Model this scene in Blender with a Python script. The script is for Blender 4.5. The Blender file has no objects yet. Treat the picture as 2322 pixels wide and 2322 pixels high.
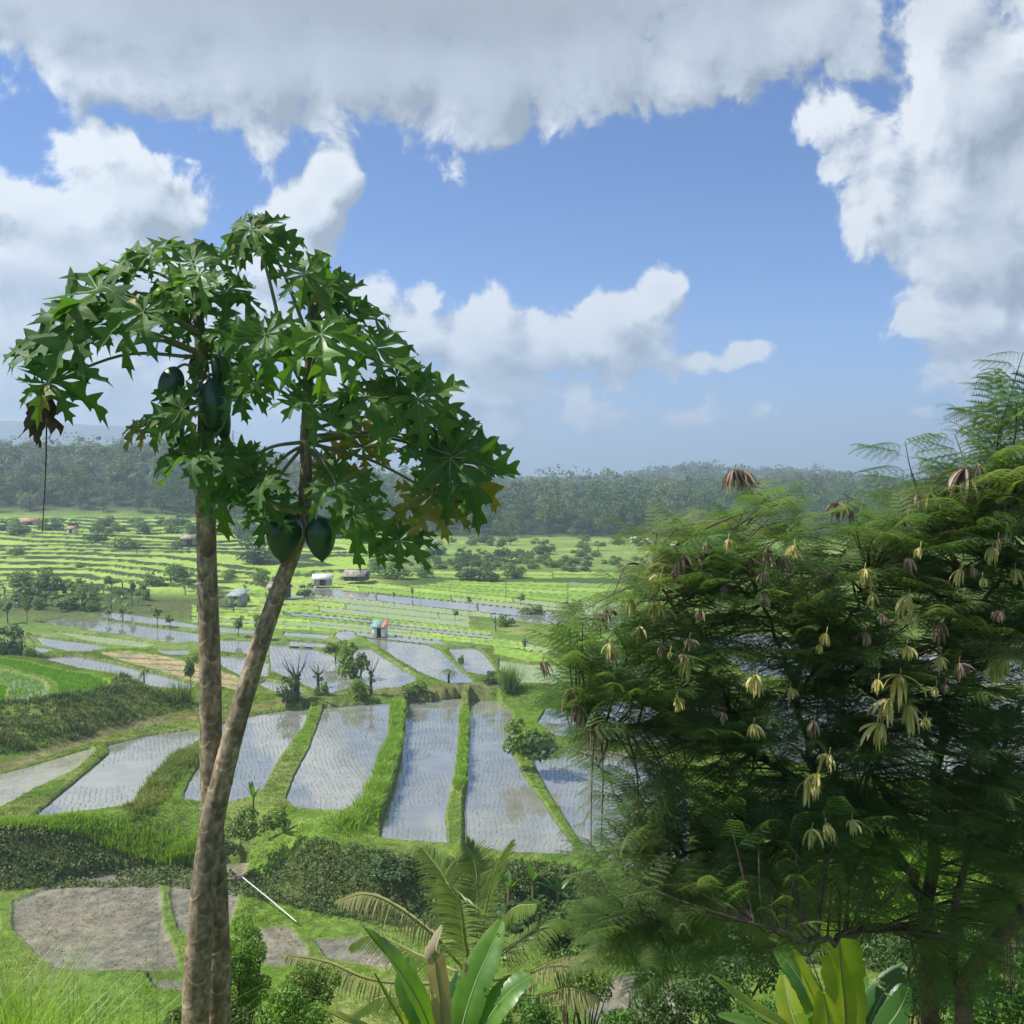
import bpy, math, random
import numpy as np
from mathutils import Vector
PI = math.pi
S = bpy.context.scene
C = S.collection
rng = np.random.default_rng(7)
random.seed(7)

# ------------------------------------------------------------------ camera, world, sun, exposure
FPX = 2230.0; CX = CY = 1161.0
PITCH = math.atan(66 / FPX)
cam = bpy.data.objects.new('camera', bpy.data.cameras.new('camera')); C.objects.link(cam)
cam.location = (0, 0, 0); cam.rotation_euler = (PI / 2 - PITCH, 0, 0)
cam.data.sensor_width = 36; cam.data.lens = 36 * FPX / 2322
cam.data.clip_start = 0.1; cam.data.clip_end = 30000
S.camera = cam
S.view_settings.view_transform = 'Standard'; S.view_settings.look = 'None'
S.view_settings.exposure = 0.72; S.view_settings.gamma = 1
S.cycles.use_denoising = True
S.cycles.max_bounces = 8; S.cycles.diffuse_bounces = 5; S.cycles.glossy_bounces = 3
S.cycles.transmission_bounces = 5; S.cycles.transparent_max_bounces = 8; S.cycles.volume_bounces = 0
S.cycles.use_adaptive_sampling = True

SUN_AZ, SUN_EL = math.radians(-90), math.radians(50)
sun = bpy.data.objects.new('sun', bpy.data.lights.new('sun', 'SUN')); C.objects.link(sun)
sun.data.energy = 4.8; sun.data.angle = math.radians(0.5); sun.data.color = (1.0, 0.95, 0.86)
sd = Vector((math.sin(SUN_AZ) * math.cos(SUN_EL), math.cos(SUN_AZ) * math.cos(SUN_EL), math.sin(SUN_EL)))
sun.rotation_euler = sd.to_track_quat('Z', 'Y').to_euler()

def ray(px, py):
    a = (px - CX) / FPX; c = -(py - CY) / FPX
    cp, sp = math.cos(PITCH), math.sin(PITCH)
    return np.array([a, cp + sp * c, -sp + cp * c])
def azel(px, py):
    r = ray(px, py); r = r / np.linalg.norm(r)
    return math.atan2(r[0], r[1]), math.asin(r[2])

STR = 0.15
world = bpy.data.worlds.new("World"); S.world = world; world.use_nodes = True
nt = world.node_tree; nt.nodes.clear()
def N(nt, typ, **kw):
    n = nt.nodes.new(typ)
    for k, v in kw.items(): setattr(n, k, v)
    return n
def link(nt, a, b): nt.links.new(a, b)
def mth(nt, op, a, b=None, c=None, clamp=False):
    n = N(nt, 'ShaderNodeMath', operation=op); n.use_clamp = clamp
    for i, v in enumerate((a, b, c)):
        if v is None: continue
        if isinstance(v, (int, float)): n.inputs[i].default_value = v
        else: link(nt, v, n.inputs[i])
    return n.outputs[0]
def vmt(nt, op, a, b=None):
    n = N(nt, 'ShaderNodeVectorMath', operation=op)
    for i, v in enumerate((a, b)):
        if v is None: continue
        if isinstance(v, (tuple, list)): n.inputs[i].default_value = v
        else: link(nt, v, n.inputs[i])
    return n
def mixc(nt, f, a, b, mode='MIX'):
    n = N(nt, 'ShaderNodeMix', data_type='RGBA', blend_type=mode)
    for s, v in ((n.inputs[0], f), (n.inputs[6], a), (n.inputs[7], b)):
        if isinstance(v, (int, float)): s.default_value = v
        elif isinstance(v, (tuple, list)): s.default_value = (*v[:3], 1)
        else: link(nt, v, s)
    return n.outputs[2]
def sstep(nt, v, lo, hi):
    n = N(nt, 'ShaderNodeMapRange', interpolation_type='SMOOTHSTEP')
    link(nt, v, n.inputs[0]); n.inputs[1].default_value = lo; n.inputs[2].default_value = hi
    return n.outputs[0]

# clouds: where each lump of cloud stands in the sky (azimuth/elevation), its size and how dense it is
CLOUDS = [
 (900,-420,1700,470,1.3),(1000,-20,700,110,1.1),(400,10,400,90,1.0),(250,40,420,130,1.0),(560,130,260,120,1.0),(820,150,300,130,1.0),(1080,190,200,120,1.0),(1330,130,280,120,1.0),
 (1620,90,260,110,.9),(1850,30,160,90,.8),(200,170,220,80,.7),
 (255,345,75,75,1.0),(280,430,160,110,1.1),(60,480,170,90,1.0),(390,480,95,70,.9),(150,620,330,160,1.1),(780,800,120,100,.8),(60,800,420,180,1.0),(120,980,500,110,.62),(450,720,230,150,.8),
 (765,410,62,52,1.1),(700,480,80,65,1.0),(650,570,100,80,1.0),(800,700,90,90,.75),(600,500,80,60,.5),
 (600,335,60,80,.55),(430,365,60,30,.35),
 (970,690,50,50,.75),(960,760,120,75,.95),(1100,790,180,95,1.0),(1270,780,170,80,1.0),(1400,720,110,60,.8),(1500,660,55,60,.85),(1410,840,80,60,.8),
 (1150,880,240,50,.8),(1300,930,150,45,.55),(1100,960,230,60,.5),(850,930,260,90,.55),
 (2150,60,120,110,1.0),(2210,230,220,200,1.1),(2010,360,110,110,.9),(2120,460,170,110,1.0),(2260,560,150,120,1.0),(2200,720,130,90,1.0),(2290,830,150,70,.8),(2400,400,200,500,1.1),
 (1950,150,90,60,.7),(1905,250,110,75,.72),(1940,440,50,35,.6),
 (1590,822,80,26,.42),(1690,797,55,32,.40),(1730,930,55,34,.42),(1580,950,100,34,.40),(2090,935,45,24,.35),
]
GREY = [(850,-80,1500,300,1.0),(1150,880,170,40,.45),(60,620,240,120,.22),(500,640,120,200,.30),(2250,430,170,330,.35),(1130,780,150,60,.12)]
def blob_nodes(g, vec, blobs, k):
    acc = None
    for (x, y, rx, ry, w) in blobs:
        az, el = azel(x, y); ca = math.cos(az) * math.cos(el)
        sx, sy = rx / FPX * ca, ry / FPX * ca
        d = vmt(g, 'SUBTRACT', vec, (az, el, 0)).outputs[0]
        d = vmt(g, 'MULTIPLY', d, (1 / sx / 1.25, 1 / sy / 1.25, 0)).outputs[0]
        q = vmt(g, 'LENGTH', d).outputs['Value']
        v = mth(g, 'MULTIPLY_ADD', q, -max(w, .75), w)
        acc = v if acc is None else mth(g, 'SMOOTH_MAX', acc, v, k)
    return acc
grp = bpy.data.node_groups.new('cloud_density', 'ShaderNodeTree')
grp.interface.new_socket('P', in_out='INPUT', socket_type='NodeSocketVector')
grp.interface.new_socket('D', in_out='OUTPUT', socket_type='NodeSocketFloat')
gi = N(grp, 'NodeGroupInput'); go = N(grp, 'NodeGroupOutput')
P = gi.outputs[0]
f0 = mth(grp, 'ADD', blob_nodes(grp, P, CLOUDS, .16), .16)
sep = N(grp, 'ShaderNodeSeparateXYZ'); link(grp, P, sep.inputs[0])
# away from the traced part of the sky: broken cumulus
az_ = mth(grp, 'ABSOLUTE', sep.outputs[0])
away = mth(grp, 'MAXIMUM', sstep(grp, az_, .52, .8), sstep(grp, sep.outputs[1], .60, .8))
nb = N(grp, 'ShaderNodeTexNoise', noise_dimensions='2D'); link(grp, P, nb.inputs['Vector']); nb.inputs['Scale'].default_value = 3.0; nb.inputs['Detail'].default_value = 1
bk = mth(grp, 'MULTIPLY_ADD', nb.outputs[0], 3.2, -1.45)
bk = mth(grp, 'MULTIPLY', bk, away)
f0 = mth(grp, 'MAXIMUM', f0, mth(grp, 'SUBTRACT', bk, mth(grp, 'MULTIPLY_ADD', away, -1.0, 1.0)))
f0 = mth(grp, 'MAXIMUM', f0, -1.1)
n1 = N(grp, 'ShaderNodeTexNoise', noise_dimensions='2D'); link(grp, P, n1.inputs['Vector'])
n1.inputs['Scale'].default_value = 12; n1.inputs['Detail'].default_value = 9; n1.inputs['Roughness'].default_value = .65; n1.inputs['Distortion'].default_value = .25
vo = N(grp, 'ShaderNodeTexVoronoi', voronoi_dimensions='2D', feature='F1')
link(grp, vmt(grp, 'ADD', P, vmt(grp, 'SCALE', n1.outputs['Color']).outputs[0]).outputs[0], vo.inputs['Vector'])
sc = [n for n in grp.nodes if n.bl_idname == 'ShaderNodeVectorMath' and n.operation == 'SCALE'][-1]; sc.inputs['Scale'].default_value = .03
vo.inputs['Scale'].default_value = 16; vo.inputs['Detail'].default_value = 3; vo.inputs['Roughness'].default_value = .5
t = mth(grp, 'MULTIPLY_ADD', n1.outputs[0], 1.8, -0.9)
t = mth(grp, 'ADD', t, mth(grp, 'MULTIPLY_ADD', vo.outputs['Distance'], -.40, .20))
D = mth(grp, 'ADD', f0, t)
link(grp, D, go.inputs[0])

tc = N(nt, 'ShaderNodeTexCoord')
sp = N(nt, 'ShaderNodeSeparateXYZ'); link(nt, tc.outputs['Generated'], sp.inputs[0])
az = mth(nt, 'ARCTAN2', sp.outputs[0], sp.outputs[1]); el = mth(nt, 'ARCSINE', sp.outputs[2])
cb = N(nt, 'ShaderNodeCombineXYZ'); link(nt, az, cb.inputs[0]); link(nt, el, cb.inputs[1])
def dens(v):
    n = N(nt, 'ShaderNodeGroup'); n.node_tree = grp; link(nt, v, n.inputs[0]); return n.outputs[0]
P0 = cb.outputs[0]
D0 = dens(P0)
P1 = vmt(nt, 'ADD', P0, (-.022, .024, 0)).outputs[0]
D1 = dens(P1)
alpha = mth(nt, 'MULTIPLY', sstep(nt, D0, -.02, .30), 1.0)
gm = mth(nt, 'MULTIPLY', mth(nt, 'MAXIMUM', blob_nodes(nt, P0, GREY, .1), 0), 1.35, clamp=True)
dif = mth(nt, 'MULTIPLY', mth(nt, 'SUBTRACT', D0, D1), mth(nt, 'MULTIPLY_ADD', gm, -.65, 1.0))
lit = mth(nt, 'MULTIPLY_ADD', mth(nt, 'MULTIPLY', dif, mth(nt, 'MULTIPLY_ADD', sstep(nt, D0, .3, 1.1), -.62, 1.0)), 1.35, .66, clamp=True)
thick = sstep(nt, D0, .35, 1.6)
hor = sstep(nt, el, .0, .22)
lit = mth(nt, 'SUBTRACT', lit, mth(nt, 'MULTIPLY', thick, .18))
lit = mth(nt, 'MULTIPLY', lit, mth(nt, 'MULTIPLY_ADD', gm, -.78, 1.0), clamp=True)
ramp = N(nt, 'ShaderNodeValToRGB'); link(nt, lit, ramp.inputs[0])
e = ramp.color_ramp.elements
e[0].position = 0; e[0].color = (.27, .31, .36, 1); e[1].position = 1; e[1].color = (.80, .83, .86, 1)
m_ = ramp.color_ramp.elements.new(.5); m_.color = (.46, .52, .60, 1)
k_ = 1 / STR * .72
cc = vmt(nt, 'SCALE', ramp.outputs[0]); cc.inputs['Scale'].default_value = k_
sky = N(nt, 'ShaderNodeTexSky', sky_type='NISHITA', sun_disc=False)
sky.sun_elevation = SUN_EL; sky.sun_rotation = SUN_AZ % (2 * PI)
sky.air_density = 1.0; sky.dust_density = .6; sky.ozone_density = 2.2
skc = mixc(nt, 1.0, sky.outputs[0], mixc(nt, sstep(nt, el, .02, .34), (.33, .48, .74), (.165, .32, .56)), 'MULTIPLY')
col = mixc(nt, alpha, skc, cc.outputs[0])
bg = N(nt, 'ShaderNodeBackground'); link(nt, col, bg.inputs[0]); bg.inputs[1].default_value = STR
wo = N(nt, 'ShaderNodeOutputWorld'); link(nt, bg.outputs[0], wo.inputs[0])
world.cycles.sampling_method = 'MANUAL'; world.cycles.sample_map_resolution = 256

# ------------------------------------------------------------------ helpers
def mk(name, V, F, mats, parent=None, smooth=False, midx=None, col=None, loc=None):
    """V (n,3); F list of (m,k) int arrays; mats one material or a list; midx per face material index"""
    V = np.asarray(V, dtype=np.float32)
    if not isinstance(F, list): F = [F]
    F = [np.asarray(f, dtype=np.int32) for f in F if len(f)]
    me = bpy.data.meshes.new(name)
    me.vertices.add(len(V)); me.vertices.foreach_set('co', V.ravel())
    tot = sum(f.size for f in F); nf = sum(len(f) for f in F)
    me.loops.add(tot); me.polygons.add(nf)
    me.loops.foreach_set('vertex_index', np.concatenate([f.ravel() for f in F]))
    st = []; o = 0
    for f in F:
        st.append(o + np.arange(len(f)) * f.shape[1]); o += f.size
    me.polygons.foreach_set('loop_start', np.concatenate(st).astype(np.int32))
    if midx is not None: me.polygons.foreach_set('material_index', np.asarray(midx, dtype=np.int32))
    if smooth: me.polygons.foreach_set('use_smooth', np.ones(nf, dtype=bool))
    me.update(calc_edges=True)
    if col is not None:
        a = me.color_attributes.new('tint', 'FLOAT_COLOR', 'POINT')
        cc_ = np.ones((len(V), 4), dtype=np.float32); cc_[:, :3] = col
        a.data.foreach_set('color', cc_.ravel())
    for m in (mats if isinstance(mats, (list, tuple)) else [mats]): me.materials.append(m)
    ob = bpy.data.objects.new(name, me); C.objects.link(ob)
    if parent: ob.parent = parent
    if loc is not None: ob.location = loc
    return ob
def tag(o, label=None, cat=None, group=None, kind=None):
    if label: o['label'] = label
    if cat: o['category'] = cat
    if group: o['group'] = group
    if kind: o['kind'] = kind
    return o
def thing(name, loc, label, cat, group=None, rz=0):
    o = bpy.data.objects.new(name, None); C.objects.link(o)
    o.location = loc; o.rotation_euler = (0, 0, rz); o.empty_display_size = .2
    return tag(o, label, cat, group)
def copy_tree(o, parent=None):
    c = o.copy(); C.objects.link(c); c.parent = parent
    for ch in list(o.children): copy_tree(ch, c)
    return c
class Geo:
    def __init__(s): s.V = []; s.F = {3: [], 4: []}; s.M = {3: [], 4: []}; s.n = 0
    def add(s, V, F, m=0):
        V = np.asarray(V, dtype=np.float64); F = np.asarray(F, dtype=np.int64)
        s.V.append(V); s.F[F.shape[1]].append(F + s.n); s.M[F.shape[1]].append(np.full(len(F), m)); s.n += len(V)
    def ins(s, T, Fs, R, P, sc, m=0):
        """instances: template T (n,3), faces Fs, rotations R (k,3,3), positions P (k,3), scales"""
        if len(P) == 0: return
        sc = np.asarray(sc, dtype=float); sc = sc.reshape(-1, 1) if sc.ndim == 1 else sc
        X = np.einsum('kij,knj->kni', R, T[None] * sc[:, None, :]) + P[:, None, :]
        k, n = len(P), len(T)
        s.add(X.reshape(-1, 3), (Fs[None] + (np.arange(k) * n)[:, None, None]).reshape(-1, Fs.shape[1]), m)
    def build(s, name, mats, parent=None, smooth=False, loc=None, col=None):
        V = np.concatenate(s.V); F = []; M = []
        for k in (3, 4):
            if s.F[k]: F.append(np.concatenate(s.F[k])); M.append(np.concatenate(s.M[k]))
        if loc is not None: V = V - np.asarray(loc)
        return mk(name, V, F, mats, parent, smooth, np.concatenate(M), col=col)
def nrm(a): return a / np.maximum(np.linalg.norm(a, axis=-1, keepdims=True), 1e-9)
def frames(d, up):
    """columns: side, d, normal"""
    d = nrm(np.asarray(d, float)); up = np.broadcast_to(np.asarray(up, float), d.shape)
    s = nrm(np.cross(d, up)); n = np.cross(s, d)
    return np.stack([s, d, n], axis=-1)
def rdir(n, zmin=-1, zmax=1, r=rng):
    z = r.uniform(zmin, zmax, n); a = r.uniform(0, 2 * PI, n); q = np.sqrt(1 - z * z)
    return np.stack([q * np.cos(a), q * np.sin(a), z], -1)
def tube(g, pts, rad, n=8, m=0, cap=True):
    pts = np.asarray(pts, float); k = len(pts)
    rad = np.atleast_1d(np.asarray(rad, float)); rad = np.interp(np.linspace(0, 1, k), np.linspace(0, 1, len(rad)), rad) if len(rad) > 1 else np.full(k, rad[0])
    t = nrm(np.gradient(pts, axis=0))
    ref = np.array([0, 0, 1.0]) if abs(t[0, 2]) < .9 else np.array([1.0, 0, 0])
    u = nrm(np.cross(t, ref)); v = np.cross(t, u)
    a = np.arange(n) * 2 * PI / n
    V = pts[:, None] + rad[:, None, None] * (np.cos(a)[None, :, None] * u[:, None] + np.sin(a)[None, :, None] * v[:, None])
    i = np.arange(k - 1)[:, None] * n; j = np.arange(n)[None]; j2 = (j + 1) % n
    F = np.stack([i + j, i + j2, i + n + j2, i + n + j], -1).reshape(-1, 4)
    g.add(V.reshape(-1, 3), F, m)
    if cap:
        for e_ in (0, k - 1):
            ring = V[e_]; c = pts[e_]
            g.add(np.vstack([ring, c]), np.stack([np.arange(n), (np.arange(n) + 1) % n, np.full(n, n)], -1), m)
def box(g, c, s, m=0, rz=0, tilt=0):
    c = np.asarray(c, float); s = np.asarray(s, float) / 2
    V = np.array([[x, y, z] for x in (-1, 1) for y in (-1, 1) for z in (-1, 1)]) * s
    if tilt:
        ct, st = math.cos(tilt), math.sin(tilt); V = V @ np.array([[1, 0, 0], [0, ct, -st], [0, st, ct]]).T
    cz, sz = math.cos(rz), math.sin(rz); V = V @ np.array([[cz, -sz, 0], [sz, cz, 0], [0, 0, 1]]).T
    g.add(V + c, [[0, 1, 3, 2], [4, 6, 7, 5], [0, 4, 5, 1], [2, 3, 7, 6], [0, 2, 6, 4], [1, 5, 7, 3]], m)
def curve(pts, n=24):
    """smooth (Catmull-Rom) resample"""
    p = np.asarray(pts, float); p = np.vstack([2 * p[0] - p[1], p, 2 * p[-1] - p[-2]])
    out = []
    segs = len(p) - 3; ts = np.linspace(0, segs, n)
    for t_ in ts:
        i = min(int(t_), segs - 1); t = t_ - i
        a, b, c_, d = p[i:i + 4]
        out.append(.5 * ((2 * b) + (-a + c_) * t + (2 * a - 5 * b + 4 * c_ - d) * t * t + (-a + 3 * b - 3 * c_ + d) * t ** 3))
    return np.array(out)
def hsh(i, j, s=0):
    h = (np.asarray(i, dtype=np.int64) * 374761393 + np.asarray(j, dtype=np.int64) * 668265263 + s * 2147483647) & 0xffffffff
    h = ((h ^ (h >> 13)) * 1274126177) & 0xffffffff
    return ((h ^ (h >> 16)) & 0xffff) / 65535.0
def vnoise(x, y, s=0):
    x = np.asarray(x, float); y = np.asarray(y, float)
    i = np.floor(x).astype(np.int64); j = np.floor(y).astype(np.int64); fx = x - i; fy = y - j
    fx = fx * fx * (3 - 2 * fx); fy = fy * fy * (3 - 2 * fy)
    return (hsh(i, j, s) * (1 - fx) + hsh(i + 1, j, s) * fx) * (1 - fy) + (hsh(i, j + 1, s) * (1 - fx) + hsh(i + 1, j + 1, s) * fx) * fy
def fbm(x, y, o=4, s=0):
    r = 0; a = .5
    for k in range(o): r = r + a * (vnoise(x * 2 ** k, y * 2 ** k, s + k) * 2 - 1); a *= .5
    return r
def ss(x, a, b):
    t = np.clip((x - a) / (b - a), 0, 1); return t * t * (3 - 2 * t)
def Dp(px, py, dist):
    r = ray(px, py); return r * (dist / r[1])
def Wz(px, py, z):
    r = ray(px, py); return r * (z / r[2])

# ------------------------------------------------------------------ materials
def newmat(name):
    m = bpy.data.materials.new(name); m.use_nodes = True; m.node_tree.nodes.clear(); return m, m.node_tree
def bsdf(t, col, rough=.6, bump=None, bstr=.3, bdist=.02, spec=.4):
    b = N(t, 'ShaderNodeBsdfPrincipled')
    if isinstance(col, (tuple, list)): b.inputs['Base Color'].default_value = (*col[:3], 1)
    else: link(t, col, b.inputs['Base Color'])
    if isinstance(rough, (int, float)): b.inputs['Roughness'].default_value = rough
    else: link(t, rough, b.inputs['Roughness'])
    b.inputs['Specular IOR Level'].default_value = spec
    if bump is not None:
        bp = N(t, 'ShaderNodeBump'); bp.inputs['Strength'].default_value = bstr; bp.inputs['Distance'].default_value = bdist
        link(t, bump, bp.inputs['Height']); link(t, bp.outputs[0], b.inputs['Normal'])
    return b
def noise(t, scale, detail=4, rough=.55, vec=None, dist=0):
    n = N(t, 'ShaderNodeTexNoise'); n.inputs['Scale'].default_value = scale; n.inputs['Detail'].default_value = detail
    n.inputs['Roughness'].default_value = rough; n.inputs['Distortion'].default_value = dist
    if vec is None:
        vec = N(t, 'ShaderNodeTexCoord').outputs['Object']
    link(t, vec, n.inputs['Vector']); return n.outputs[0]
def outm(t, sh): o = N(t, 'ShaderNodeOutputMaterial'); link(t, sh, o.inputs[0])
def leafmat(name, c1, c2, c3=None, trans=.35, rough=.5, nscale=1.2, spec=.35, tcol=(1.5, 1.35, .5), perobj=False):
    m, t = newmat(name)
    gp = N(t, 'ShaderNodeObjectInfo').outputs['Random'] if perobj else N(t, 'ShaderNodeNewGeometry').outputs['Random Per Island']
    c = mixc(t, gp, c1, c2)
    if c3: c = mixc(t, sstep(t, noise(t, nscale, 3), .42, .66), c, c3)
    b = bsdf(t, c, rough, spec=spec)
    tr = N(t, 'ShaderNodeBsdfTranslucent'); link(t, mixc(t, 1.0, c, tcol, 'MULTIPLY'), tr.inputs[0])
    mx = N(t, 'ShaderNodeMixShader'); mx.inputs[0].default_value = trans
    link(t, b.outputs[0], mx.inputs[1]); link(t, tr.outputs[0], mx.inputs[2]); outm(t, mx.outputs[0]); return m
def _x(): pass
def plain(name, c1, c2, scale=6, rough=.7, bstr=.4, bdist=.01, spec=.3, detail=5):
    m, t = newmat(name); n = noise(t, scale, detail)
    outm(t, bsdf(t, mixc(t, sstep(t, n, .35, .65), c1, c2), rough, n, bstr, bdist, spec).outputs[0]); return m
M = {}
M['papaya_leaf'] = leafmat('papaya_leaf', (.040, .112, .030), (.085, .180, .028), (.075, .150, .022), .38, .55, 5.0, .22, (1.7, 1.9, .55), True)
M['papaya_young'] = leafmat('papaya_young_leaf', (.09, .20, .022), (.12, .25, .03), None, .42, .42, tcol=(1.6, 1.6, .5))
M['papaya_yellow'] = leafmat('papaya_yellow_leaf', (.27, .24, .035), (.14, .17, .03), (.13, .17, .02), .4, .5, 4.0)
M['vein'] = plain('leaf_vein', (.15, .24, .08), (.20, .28, .11), 20)
M['petiole'] = plain('petiole', (.10, .13, .06), (.15, .15, .09), 8, .45)
M['dead_leaf'] = leafmat('dead_leaf', (.035, .022, .018), (.06, .04, .028), None, .1)
M['fruit'] = plain('papaya_skin', (.006, .040, .022), (.012, .062, .026), 7, .32, .15, .004, .55)
M['fnd'] = leafmat('leucaena_leaflet', (.082, .165, .058), (.135, .225, .074), (.20, .255, .105), .50, .6, 1.6, .15, (1.25, 1.3, .6))
M['fnd2'] = leafmat('leucaena_leaflet_fresh', (.12, .24, .04), (.18, .32, .06), None, .42, .5)
M['bark'] = plain('bark', (.055, .043, .032), (.13, .10, .07), 14, .85, .8, .02)
M['pod_brown'] = leafmat('pod_brown', (.10, .062, .045), (.30, .22, .16), None, .1, .5)
M['pod_green'] = leafmat('pod_yellow_green', (.40, .38, .13), (.55, .49, .22), None, .25, .5)
M['banana'] = leafmat('banana_leaf', (.055, .15, .018), (.085, .20, .022), (.12, .25, .03), .4, .35, 2.0, .5, (1.7, 1.6, .4))
M['banana_lit'] = leafmat('banana_leaf_sunny', (.15, .26, .02), (.22, .33, .03), (.28, .34, .04), .5, .4, 2.0)  # brighter copy of the leaf, sunlight put into its colour
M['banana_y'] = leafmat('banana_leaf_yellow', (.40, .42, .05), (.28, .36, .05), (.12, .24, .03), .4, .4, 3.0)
M['banana_dark'] = leafmat('banana_leaf_shade', (.028, .085, .022), (.05, .12, .025), None, .3, .35)  # darker copy of the leaf, shade put into its colour
M['banana_dry'] = leafmat('banana_leaf_dry', (.28, .24, .16), (.38, .32, .22), None, .2, .6)
M['banana_stem'] = plain('banana_stem', (.10, .12, .045), (.17, .15, .07), 5, .5)
M['coco'] = leafmat('coconut_leaflet', (.10, .17, .03), (.17, .24, .05), None, .35, .4, tcol=(1.5, 1.4, .5))
M['coco_dry'] = leafmat('coconut_leaflet_pale', (.22, .24, .08), (.32, .31, .13), None, .3, .5)
M['rachis'] = plain('rachis', (.22, .24, .07), (.30, .30, .12), 8, .5)
M['bush'] = leafmat('bush_leaf', (.04, .12, .015), (.07, .17, .02), (.10, .22, .03), .35, .5, 2.0)
M['f1'] = leafmat('forest_leaf', (.035, .085, .025), (.065, .13, .030), (.10, .165, .045), .3, .6, .12)
M['f2'] = leafmat('forest_leaf_light', (.08, .145, .030), (.13, .20, .05), None, .3, .6)
M['f3'] = leafmat('forest_leaf_pale', (.13, .18, .07), (.19, .23, .10), None, .3, .6)
M['palm'] = leafmat('palm_leaf', (.07, .12, .035), (.12, .17, .06), None, .25, .5)
M['shrub'] = leafmat('field_shrub_leaf', (.09, .17, .028), (.15, .25, .045), (.19, .28, .05), .35, .5, .8)
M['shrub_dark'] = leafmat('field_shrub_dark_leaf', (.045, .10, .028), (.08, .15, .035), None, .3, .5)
M['grass'] = leafmat('grass_blade', (.11, .20, .024), (.18, .28, .036), (.22, .26, .06), .4, .5, .35)
M['grass_bright'] = leafmat('grass_blade_bright', (.17, .33, .03), (.26, .42, .05), None, .45, .45)
M['grass_dark'] = leafmat('bank_weed', (.05, .11, .02), (.10, .17, .03), (.14, .17, .05), .3, .5, .5)
M['rice'] = leafmat('rice_blade', (.11, .27, .012), (.16, .34, .02), None, .45, .45)
M['seedling'] = leafmat('rice_seedling', (.09, .17, .04), (.15, .25, .06), None, .35, .5)
M['straw'] = leafmat('straw', (.16, .14, .09), (.30, .26, .17), None, .1, .8)
M['bank_leaf'] = leafmat('bank_leaf', (.065, .12, .03), (.11, .175, .04), (.15, .18, .05), .3, .6, .5)
M['pole'] = plain('pale_pole', (.48, .47, .42), (.62, .60, .55), 10, .5)
M['steel'] = plain('galvanised_steel', (.30, .32, .33), (.42, .43, .44), 4, .5)
M['wood'] = plain('weathered_wood', (.16, .13, .10), (.28, .24, .19), 3, .8)
M['wood_dark'] = plain('dark_wood', (.05, .045, .04), (.10, .085, .07), 3, .8)
M['sheet_grey'] = plain('roof_sheet_grey', (.30, .31, .30), (.46, .46, .44), 1.2, .6)
M['sheet_blue'] = plain('roof_sheet_bluish', (.25, .33, .34), (.42, .48, .48), 1.2, .55)
M['sheet_green'] = plain('roof_sheet_green', (.17, .38, .31), (.24, .45, .37), 1.5, .5)
M['sheet_red'] = plain('roof_sheet_red', (.46, .16, .12), (.55, .24, .18), 1.5, .5)
M['sheet_brown'] = plain('roof_sheet_rust', (.22, .17, .13), (.42, .38, .33), 1.6, .7)
M['tile_orange'] = plain('roof_tile_orange', (.38, .22, .15), (.46, .30, .21), 1.5, .7)
M['wall_white'] = plain('white_wall', (.62, .62, .60), (.75, .75, .72), 1.5, .8)
M['wall_grey'] = plain('grey_wall', (.30, .30, .29), (.42, .42, .40), 1.5, .8)
M['cloth'] = plain('white_cloth', (.75, .75, .75), (.8, .8, .8), 3, .8)
M['dark'] = plain('interior_shade', (.02, .02, .02), (.03, .03, .03), 3, .9)  # near-black colour standing in for shade inside the huts
# ------------------------------------------------------------------ the land
LV = -21.6                                    # level of the bund tops round the near paddies
EDGE = [(-900,1885),(-200,1880),(0,1868),(200,1855),(430,1855),(540,1868),(650,1885),(740,1905),(860,1922),(1000,1934),(1150,1946),(1290,1962),(1500,1992),(2000,2010),(3200,2010)]
eW = np.array([Wz(x, y, LV) for x, y in EDGE])
def prof(X, Y, pts, d):
    """height above the eye of a ridge line traced at distance d"""
    ax = np.array([(p[0] - CX) / FPX for p in pts]); h = np.array([(1095 - p[1]) / FPX * d for p in pts])
    return np.interp(X / np.maximum(Y, 1), ax, h)
R_HILL = [(-2000,1090),(900,1092),(1200,1088),(1330,1084),(1420,1074),(1500,1062),(1580,1056),(1650,1060),(1720,1068),(1800,1068),(1880,1073),(1950,1083),(2030,1093),(2150,1100),(4000,1100)]
R_LOW = [(-3000,1083),(900,1083),(1120,1078),(1300,1080),(1500,1090),(2000,1100),(2600,1085),(5000,1080)]
R_MT = [(-3000,900),(-300,940),(100,960),(300,968),(430,985),(520,1000),(600,1012),(680,1036),(780,1060),(900,1078),(1100,1090),(5000,1100)]
R_MT2 = [(-3000,1000),(300,1010),(520,1014),(600,1022),(680,1034),(760,1052),(900,1075),(1100,1092),(5000,1100)]
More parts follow.
